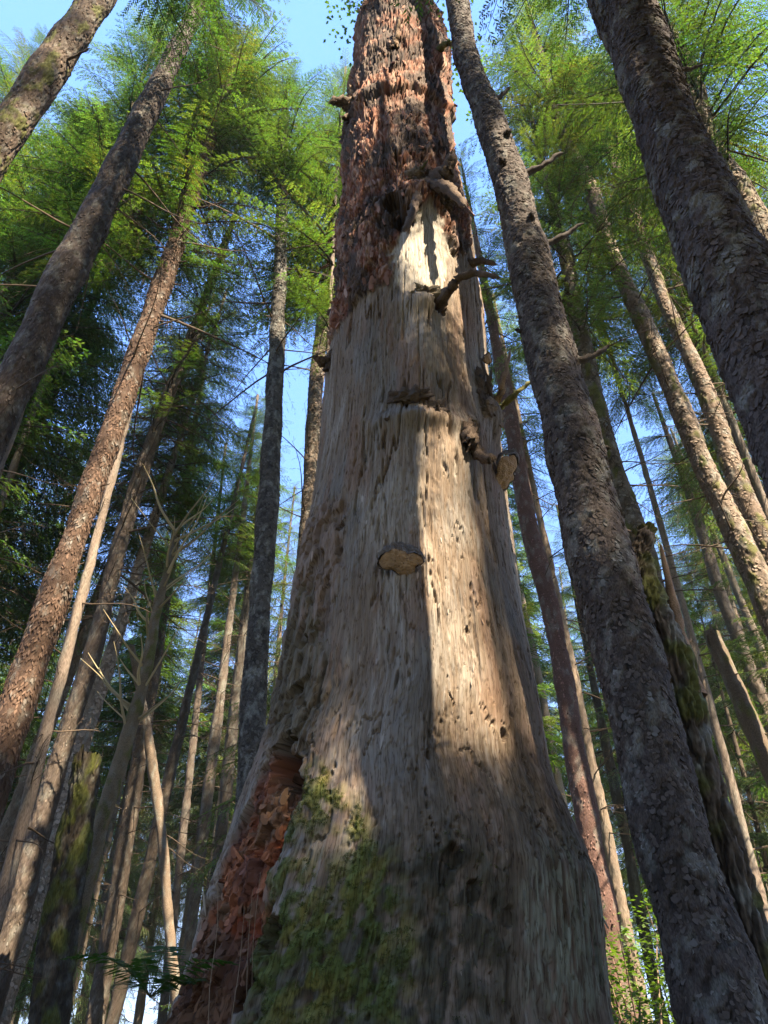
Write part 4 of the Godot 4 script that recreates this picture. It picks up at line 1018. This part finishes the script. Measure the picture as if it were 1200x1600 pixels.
func bare_branches(t: Node3D, pts: Array) -> void:
	rng.seed = 19
	var tint := Color(0.40, 0.33, 0.19)
	for k in 30:
		var h := rng.randf_range(6.6, 11.4)
		var c := path_at(pts, h)
		var a := rng.randf_range(-2.2, 2.6)
		var up := rng.randf_range(0.5, 1.5)
		var L := rng.randf_range(0.7, 2.1)
		var d := Vector3(sin(a), up, cos(a) * 0.7).normalized()
		var o: Vector3 = c[0]
		var m := [o, o + d * L * 0.35 + Vector3(rng.randf_range(-0.05, 0.05), -0.03, 0), o + d * L * 0.7 + Vector3(rng.randf_range(-0.06, 0.06), 0, 0), o + d * L + Vector3(0, 0.04 * L, 0)]
		var s := Soup.new()
		var r := rng.randf_range(0.018, 0.04)
		s.tube(smooth_path(m, 4), range(13).map(func(q): return lerpf(r, 0.005, q / 12.0)), 6, tint * rng.randf_range(0.6, 1.1))
		part("bare_branch", s.mesh(), mats.twig, t)

# ---------------------------------------------------------------- the forest behind
func build_forest() -> void:
	var hues := [Color(1.0, 1.0, 1.0), Color(0.95, 1.0, 0.9), Color(0.8, 0.9, 0.95), Color(1.08, 1.0, 0.9)]
	var paths := []
	var stems := []
	for k in 10:
		var ht := 22.0 + 1.3 * k
		var r0 := 0.16 + 0.02 * (k % 4) if k < 8 else 0.1
		var pts := []
		for j in 6:
			var f := j / 5.0
			pts.append([0.35 * sin(f * 3.0 + k) * f, ht * f - 0.3, 0.3 * cos(f * 2.0 + k) * f, maxf(0.02, r0 * (1.15 if j == 0 else 1.0 - f))])
		var g := 0.12 + 0.025 * (k % 5)
		paths.append(pts)
		stems.append(trunk_mesh(pts, "furrow", Color(g * 1.25, g, g * 0.8), {"seg": 14, "step": 0.3, "seed": 60 + k, "lichen": 0.45}))
	var spots := []
	for key in trunks:
		var b = trunks[key][0]
		spots.append(Vector2(b[0], b[2]))
	var place := []   # [x, z, which stem]
	place.append_array([[-9.0, -14.5, 8], [-12.5, -13.0, 9], [-14.5, -16.0, 8], [7.4, -17.0, 8], [12.5, -15.0, 9], [-5.6, -12.6, 9], [-7.4, -11.6, 9], [8.8, -14.4, 8], [-1.3, -14.0, 9]])
	for q in place: spots.append(Vector2(q[0], q[1]))
	rng.seed = 4711
	var tries := 0
	while place.size() < 130 and tries < 9000:
		tries += 1
		var dist := 29.0 + 50.0 * pow(rng.randf(), 1.1)
		var az := rng.randf_range(-0.72, 0.72)
		var p := Vector2(dist * sin(az), -dist * cos(az))
		var ok := true
		for s in spots:
			if s.distance_to(p) < 2.3: ok = false
		if not ok: continue
		spots.append(p)
		place.append([p.x, p.y, place.size() % 8])
	for n in place.size():
		var q: Array = place[n]
		var k: int = q[2]
		var at := Vector3(q[0], ground_y(q[0], q[1]) - 0.1, q[1])
		var t: Node3D
		if k < 8: t = thing("forest_tree", "slender conifer among the crowded trees deep in the forest background", "tree", at, "forest trees in the background")
		else: t = thing("canopy_tree", "very thin tall conifer with boughs only high up, behind the nearer trunks", "tree", at, "thin trees just behind the nearer trunks")
		part("trunk", stems[k], mats.bark, t)
		var ht: float = paths[k][5][1]
		crown(t, paths[k], [0, 5, 5, 2][n % 4] if k < 8 else n % 2, 5.0 + 1.5 * (n % 5) if k < 8 else 18.0, ht, 3.0 + 0.3 * (n % 3), 14.0 if k < 8 else 12.0, hues[n % 4], 2000 + n, {"sunny": 1} if q[0] > 1.0 else {})
		dead_limbs(t, paths[k], 2.5, 12.0, 1.5, 4.0, 3000 + n)
	# young hemlocks with boughs down to the ground
	var young := []
	for k in 5:
		var ht := 5.0 + 2.6 * k
		var pts := [[0.0, -0.2, 0.0, 0.05 + 0.012 * k], [0.1, ht * 0.5, 0.05, 0.03 + 0.008 * k], [0.15, ht, 0.0, 0.01]]
		var t := Node3D.new()
		part("trunk", trunk_mesh(pts, "smooth", Color(0.14, 0.11, 0.085), {"seg": 10, "step": 0.3, "seed": 160 + k}), mats.bark, t)
		crown(t, pts, [0, 5, 2, 5, 1][k], 0.8 + 0.6 * k, ht, 1.9 + 0.22 * k, 9.0, Color(1.0, 1.0, 1.0), 170 + k)
		young.append(t)
	var count := 0
	tries = 0
	while count < 62 and tries < 4000:
		tries += 1
		var dist := 17.0 + 24.0 * rng.randf()
		var az := rng.randf_range(-0.7, 0.7)
		var p := Vector2(dist * sin(az), -dist * cos(az))
		var ok := true
		for s in spots:
			if s.distance_to(p) < 1.2: ok = false
		if not ok: continue
		spots.append(p)
		var o: Node3D = young[count % 5].duplicate()
		o.name = numbered("young_hemlock")
		add_child(o)
		o.position = Vector3(p.x, ground_y(p.x, p.y) - 0.05, p.y)
		o.rotation.y = rng.randf() * TAU
		o.scale = Vector3.ONE * rng.randf_range(0.8, 1.2)
		o.set_meta("label", "young hemlock with leafy boughs down to the forest floor")
		o.set_meta("category", "tree")
		o.set_meta("group", "young hemlocks of the understorey")
		count += 1
	for t in young: t.free()

# trees behind the viewpoint, whose crowns shade the giant and its neighbours
func build_trees_behind() -> void:
	openings = opening_list()
	var spots := [[1.7, 0.9, 35.0], [-0.7, 1.7, 32.0], [4.7, 1.2, 30.0], [8.2, 4.0, 31.0], [5.2, 5.5, 30.0], [10.5, 2.0, 30.0], [11.5, 7.0, 33.0], [3.0, 3.5, 28.0], [1.6, 7.5, 31.0], [-1.4, 4.5, 28.0], [-4.5, 5.5, 29.0], [8.0, 9.0, 34.0], [-8.5, 3.0, 27.0]]
	for k in spots.size():
		var s: Array = spots[k]
		var g := ground_y(s[0], s[1]) - 0.1
		var t := thing("hemlock_tree", "tall conifer standing behind the viewpoint, shading the giant dead tree", "tree", Vector3(s[0], g, s[1]), "trees behind the viewpoint")
		var pts := []
		for j in 6:
			var f := j / 5.0
			pts.append([0.4 * sin(f * 3.0 + k) * f, s[2] * f, 0.0, maxf(0.03, 0.3 * (1.0 - f * 0.95))])
		part("trunk", trunk_mesh(pts, "furrow", Color(0.17, 0.13, 0.1), {"seg": 20, "step": 0.3, "seed": 260 + k}), mats.bark, t)
		crown(t, pts, [0, 1][k % 2], 9.0 if k > 1 else 18.0, s[2], 4.0 if k > 1 else 3.4, 15.0, Color(0.9, 0.95, 0.9), 270 + k, {"sunny": 1})

# ---------------------------------------------------------------- undergrowth
func frond_mesh(sd: int, L: float) -> ArrayMesh:
	rng.seed = sd
	var s := Soup.new()
	var pts := []
	for j in 9:
		var t := j / 8.0
		pts.append(Vector3(0, L * (0.75 * t - 0.55 * t * t), L * 0.85 * t))
	s.tube(pts, range(9).map(func(k): return lerpf(0.006, 0.0015, k / 8.0)), 5, Color(0.10, 0.10, 0.03))
	for k in 34:
		var t := 0.12 + 0.87 * k / 33.0
		var f := t * 8.0
		var q := mini(int(f), 7)
		var o: Vector3 = pts[q].lerp(pts[q + 1], f - q)
		var ln := L * 0.2 * sin(PI * pow(t, 0.7)) + 0.015
		for sd2 in [-1.0, 1.0]:
			var d := Vector3(sd2, rng.randf_range(-0.3, 0.1), 0.25) * ln
			var g := rng.randf_range(0.8, 1.2)
			s.leaf(o, d, Vector3(0, 0.004, 0.013), Color(0.06 * g, 0.11 * g, 0.03 * g))
	return s.mesh()

func build_undergrowth() -> void:
	var fronds := [frond_mesh(1, 0.9), frond_mesh(2, 0.7), frond_mesh(3, 1.1)]
	var ferns := [[-2.2, 1.75, -6.6, "sword fern rooted on the rotten foot of the giant dead tree"], [-1.75, 2.25, -6.9, "small fern sprouting higher on the rotten flank of the giant dead tree"]]
	for q in ferns:
		var t := thing("fern", q[3], "fern", Vector3(q[0], q[1], q[2]))
		rng.seed = int(q[1] * 100)
		for k in 9:
			var fr := part("frond", fronds[k % 3], mats.leaf, t)
			fr.rotation = Vector3(rng.randf_range(-0.3, 0.2), TAU * k / 9.0 + rng.randf_range(-0.3, 0.3), 0)
			fr.scale = Vector3.ONE * rng.randf_range(0.6, 1.0)
	# dead stems in front of the rotten hollow
	var v := thing("dead_shrub", "wiry leafless stems rising in front of the red rotten hollow", "shrub", Vector3(-0.95, 1.2, -6.4))
	rng.seed = 31
	for k in 7:
		var s := Soup.new()
		var o := Vector3(rng.randf_range(-0.1, 0.1), 0, rng.randf_range(-0.1, 0.05))
		var tip := Vector3(rng.randf_range(-0.5, 0.9), rng.randf_range(1.0, 2.2), rng.randf_range(-0.25, 0.1))
		if k < 3: tip = Vector3(0.05 * k - 0.1, 1.6 + 0.12 * k, -0.12)
		s.tube(smooth_path([o, o.lerp(tip, 0.4) + Vector3(rng.randf_range(-0.1, 0.1), 0.1, 0), o.lerp(tip, 0.75), tip], 4), range(13).map(func(q): return lerpf(0.004, 0.0015, q / 12.0)), 5, Color(0.22, 0.16, 0.10))
		part("stem", s.mesh(), mats.twig, v)
	# leafy huckleberry between the giant and the crooked trunk
	var bushes := [[2.9, -10.5, 3.4, "sunlit leafy bush between the giant dead tree and the crooked trunk"], [3.9, -11.8, 3.9, "taller leafy bush behind the sunlit one by the crooked trunk"], [2.35, -9.3, 2.7, "low leafy bush against the giant dead tree's flank"]]
	for q in bushes:
		var t := thing("leafy_bush", q[3], "bush", Vector3(q[0], ground_y(q[0], q[1]) - 0.05, q[1]))
		rng.seed = int(q[2] * 37)
		var ls := Soup.new()
		for k in 9:
			var s := Soup.new()
			var a := rng.randf() * TAU
			var tip := Vector3(sin(a) * rng.randf_range(0.3, 1.0), q[2] * rng.randf_range(0.65, 1.0), cos(a) * rng.randf_range(0.3, 0.8))
			var pth := smooth_path([Vector3.ZERO, tip * 0.45 + Vector3(0, 0.3, 0), tip * 0.8 + Vector3(0, 0.25, 0), tip], 5)
			s.tube(pth, range(16).map(func(w): return lerpf(0.02, 0.004, w / 15.0)), 6, Color(0.24, 0.17, 0.12))
			part("stem", s.mesh(), mats.twig, t)
			for m in 190:
				var f := rng.randf_range(0.35, 1.0)
				var o: Vector3 = pth[int(f * 15.0)] + Vector3(rng.randfn(0, 0.16), rng.randfn(0, 0.12), rng.randfn(0, 0.16))
				var d := Vector3(rng.randf_range(-1, 1), rng.randf_range(-0.5, 0.3), rng.randf_range(-1, 1)).normalized() * rng.randf_range(0.055, 0.1)
				var g := rng.randf_range(0.8, 1.3)
				ls.leaf(o, d, d.cross(Vector3(rng.randf_range(-0.4, 0.4), 1, rng.randf_range(-0.4, 0.4))).normalized() * 0.024, Color(0.12 * g, 0.18 * g, 0.04))
		part("leaves", ls.mesh(), mats.leaf, t)
	# leafy growth on the broken top
	var top := thing("leafy_bush", "broad-leaved bush rooted on the snapped top of the giant dead tree", "bush", Vector3(0.9, 22.0, -8.0))
	var tl := Soup.new()
	rng.seed = 88
	for k in 700:
		var a := rng.randf() * TAU
		var rr := rng.randf_range(0.5, 1.3)
		var o := Vector3(-0.5 + cos(a) * rr * 1.5, rng.randf_range(-3.0, 2.0) if cos(a) > 0.5 else rng.randf_range(0.5, 3.5), sin(a) * rr - 0.3)
		var d := Vector3(rng.randf_range(-1, 1), rng.randf_range(-0.8, 0.2), rng.randf_range(-1, 1)).normalized() * rng.randf_range(0.08, 0.14)
		var g := rng.randf_range(0.7, 1.3)
		tl.leaf(o, d, d.cross(Vector3(rng.randf_range(-0.4, 0.4), 1, rng.randf_range(-0.4, 0.4))).normalized() * 0.04, Color(0.10 * g, 0.17 * g, 0.04))
	part("leaves", tl.mesh(), mats.leaf, top)

func build_ground() -> void:
	var n := 121
	var nz := fnl(7, 0.15, FastNoiseLite.TYPE_SIMPLEX_SMOOTH, 3)
	var pos := PackedVector3Array()
	var col := PackedColorArray()
	var uv := PackedVector2Array()
	for j in n:
		for i in n:
			var x := (i - 60) * 2.2
			var z := (60 - j) * 2.2
			pos.append(Vector3(x, ground_y(x, z) + 0.18 * nz.get_noise_2d(x, z) - 0.12, z))
			col.append(Color.WHITE)
			uv.append(Vector2(x, z))
	var g := part("ground", grid_mesh(pos, col, uv, n, n, false), mats.soil, self)
	g.set_meta("kind", "structure")

func _ready() -> void:
	# camera
	var cam := Camera3D.new()
	cam.name = "camera"
	cam.fov = 66.0
	cam.near = 0.05
	cam.far = 400.0
	add_child(cam)
	cam.position = Vector3(0, 1.6, 0)
	cam.rotation_degrees = Vector3(37.0, 0, 0)
	cam.current = true
	# sky and exposure
	var sky := ProceduralSkyMaterial.new()
	sky.sky_top_color = Color(0.42, 0.58, 0.86)
	sky.sky_horizon_color = Color(0.76, 0.84, 0.94)
	sky.sky_curve = 0.16
	sky.ground_bottom_color = Color(0.2, 0.2, 0.15)
	sky.ground_horizon_color = Color(0.5, 0.55, 0.5)
	sky.sun_angle_max = 1.0
	var env := Environment.new()
	env.background_mode = Environment.BG_SKY
	env.sky = Sky.new()
	env.sky.sky_material = sky
	env.background_energy_multiplier = 0.56
	env.tonemap_mode = Environment.TONE_MAPPER_LINEAR
	env.tonemap_exposure = 5.0
	env.fog_enabled = true
	env.fog_density = 0.0006
	env.fog_light_color = Color(0.85, 0.9, 0.85)
	env.sdfgi_enabled = true
	env.ssao_enabled = true
	env.ssil_enabled = true
	var we := WorldEnvironment.new()
	we.name = "world"
	we.environment = env
	add_child(we)
	# sun, behind the viewpoint and a little to the right
	var sun := DirectionalLight3D.new()
	sun.name = "sun"
	sun.light_energy = 1.6
	sun.light_color = Color(1.0, 0.93, 0.82)
	sun.light_angular_distance = 0.53
	sun.shadow_enabled = true
	add_child(sun)
	sun.look_at_from_position(sun_dir() * 50.0, Vector3.ZERO, Vector3.UP)
	make_materials()
	for k in 3: meshes["flake%d" % k] = flake_mesh(900 + k)
	for k in 6: meshes["bough%d" % k] = make_bough(k, 500 + k)
	openings = opening_list()
	build_ground()
	build_giant()
	build_near_trees()
	build_forest()
	build_trees_behind()
	build_undergrowth()

# spots that the sun reaches through gaps in the canopy: [place, radius]
func opening_list() -> Array:
	return [
		[Vector3(0.67, 6.92, -6.94), 0.42],
		[Vector3(0.68, 6.38, -6.91), 0.45],
		[Vector3(0.71, 5.88, -6.88), 0.45],
		[Vector3(0.76, 5.43, -6.86), 0.45],
		[Vector3(0.82, 5.01, -6.86), 0.40],
		[Vector3(-0.09, 4.97, -6.79), 0.30],
		[Vector3(-0.13, 4.51, -6.74), 0.40],
		[Vector3(-0.14, 4.06, -6.65), 0.42],
		[Vector3(-0.21, 3.71, -6.58), 0.40],
		[Vector3(-0.52, 3.86, -6.73), 0.30],
		[Vector3(0.68, 7.82, -6.99), 0.38],
		[Vector3(0.62, 8.22, -6.99), 0.25],
		[Vector3(0.43, 11.75, -7.00), 0.35],
		[Vector3(0.44, 11.15, -7.02), 0.30],
		[Vector3(1.43, 11.74, -7.56), 0.40],
		[Vector3(1.36, 10.80, -7.54), 0.40],
		[Vector3(1.33, 10.13, -7.49), 0.30],
		[Vector3(-0.19, 18.57, -7.28), 0.90],
		[Vector3(-0.25, 17.60, -7.28), 0.80],
		[Vector3(0.00, 16.85, -7.17), 0.50],
		[Vector3(1.05, 18.78, -7.37), 0.80],
		[Vector3(1.12, 17.78, -7.49), 0.70],
		[Vector3(-0.27, 7.89, -7.08), 0.15],
		[Vector3(-0.10, 11.76, -7.12), 0.15],
		[Vector3(-0.25, 5.51, -6.88), 0.18],
		[Vector3(2.29, 8.69, -3.25), 0.25],
		[Vector3(-5.37, 14.36, -6.00), 0.35],
		[Vector3(-5.49, 13.36, -6.00), 0.30],
		[Vector3(-5.24, 16.45, -6.00), 0.20],
		[Vector3(-5.83, 6.99, -12.00), 0.35],
		[Vector3(-5.66, 10.05, -12.00), 0.40],
		[Vector3(-5.52, 15.04, -12.00), 0.30],
		[Vector3(-4.61, 10.00, -14.00), 0.50],
		[Vector3(-4.59, 9.12, -14.00), 0.40],
		[Vector3(-4.54, 10.79, -14.00), 0.40],
		[Vector3(-6.37, 11.26, -17.00), 0.40],
		[Vector3(-6.55, 9.88, -17.00), 0.40],
		[Vector3(-6.66, 8.03, -17.00), 0.40],
		[Vector3(-5.53, 7.84, -19.00), 0.30],
		[Vector3(-4.98, 6.10, -19.00), 0.30],
		[Vector3(-4.53, 4.30, -19.00), 0.30],
		[Vector3(5.23, 19.97, -11.00), 0.35],
		[Vector3(5.28, 17.43, -11.00), 0.35],
		[Vector3(5.64, 14.02, -11.00), 0.35],
		[Vector3(5.81, 11.38, -11.00), 0.35],
		[Vector3(5.96, 9.89, -11.00), 0.35],
		[Vector3(6.11, 8.57, -11.00), 0.35],
		[Vector3(6.92, 20.90, -12.50), 0.30],
		[Vector3(7.02, 16.86, -12.50), 0.30],
		[Vector3(7.21, 14.64, -12.50), 0.30],
		[Vector3(7.21, 12.71, -12.50), 0.30],
		[Vector3(7.27, 11.02, -12.50), 0.30],
		[Vector3(3.42, 8.97, -14.00), 0.30],
		[Vector3(3.50, 8.15, -14.00), 0.35],
		[Vector3(3.42, 5.97, -14.00), 0.30],
		[Vector3(3.49, 5.02, -14.00), 0.30],
		[Vector3(3.44, 4.05, -14.00), 0.30],
		[Vector3(5.54, 7.92, -12.00), 0.30],
		[Vector3(5.73, 6.99, -12.00), 0.25],
		[Vector3(6.50, 14.75, -8.00), 0.40],
		[Vector3(6.51, 13.38, -8.00), 0.35],
		[Vector3(6.37, 16.54, -8.00), 0.30],
		[Vector3(3.01, 3.03, -11.00), 0.60],
		[Vector3(2.66, 2.58, -10.50), 0.60],
		[Vector3(3.16, 2.76, -11.00), 0.50],
		[Vector3(4.25, 9.86, -20.00), 0.30],
		[Vector3(4.10, 13.17, -20.00), 0.30],
		[Vector3(3.84, 3.42, -14.00), 1.30],
		[Vector3(5.35, 5.11, -18.00), 1.40],
	]
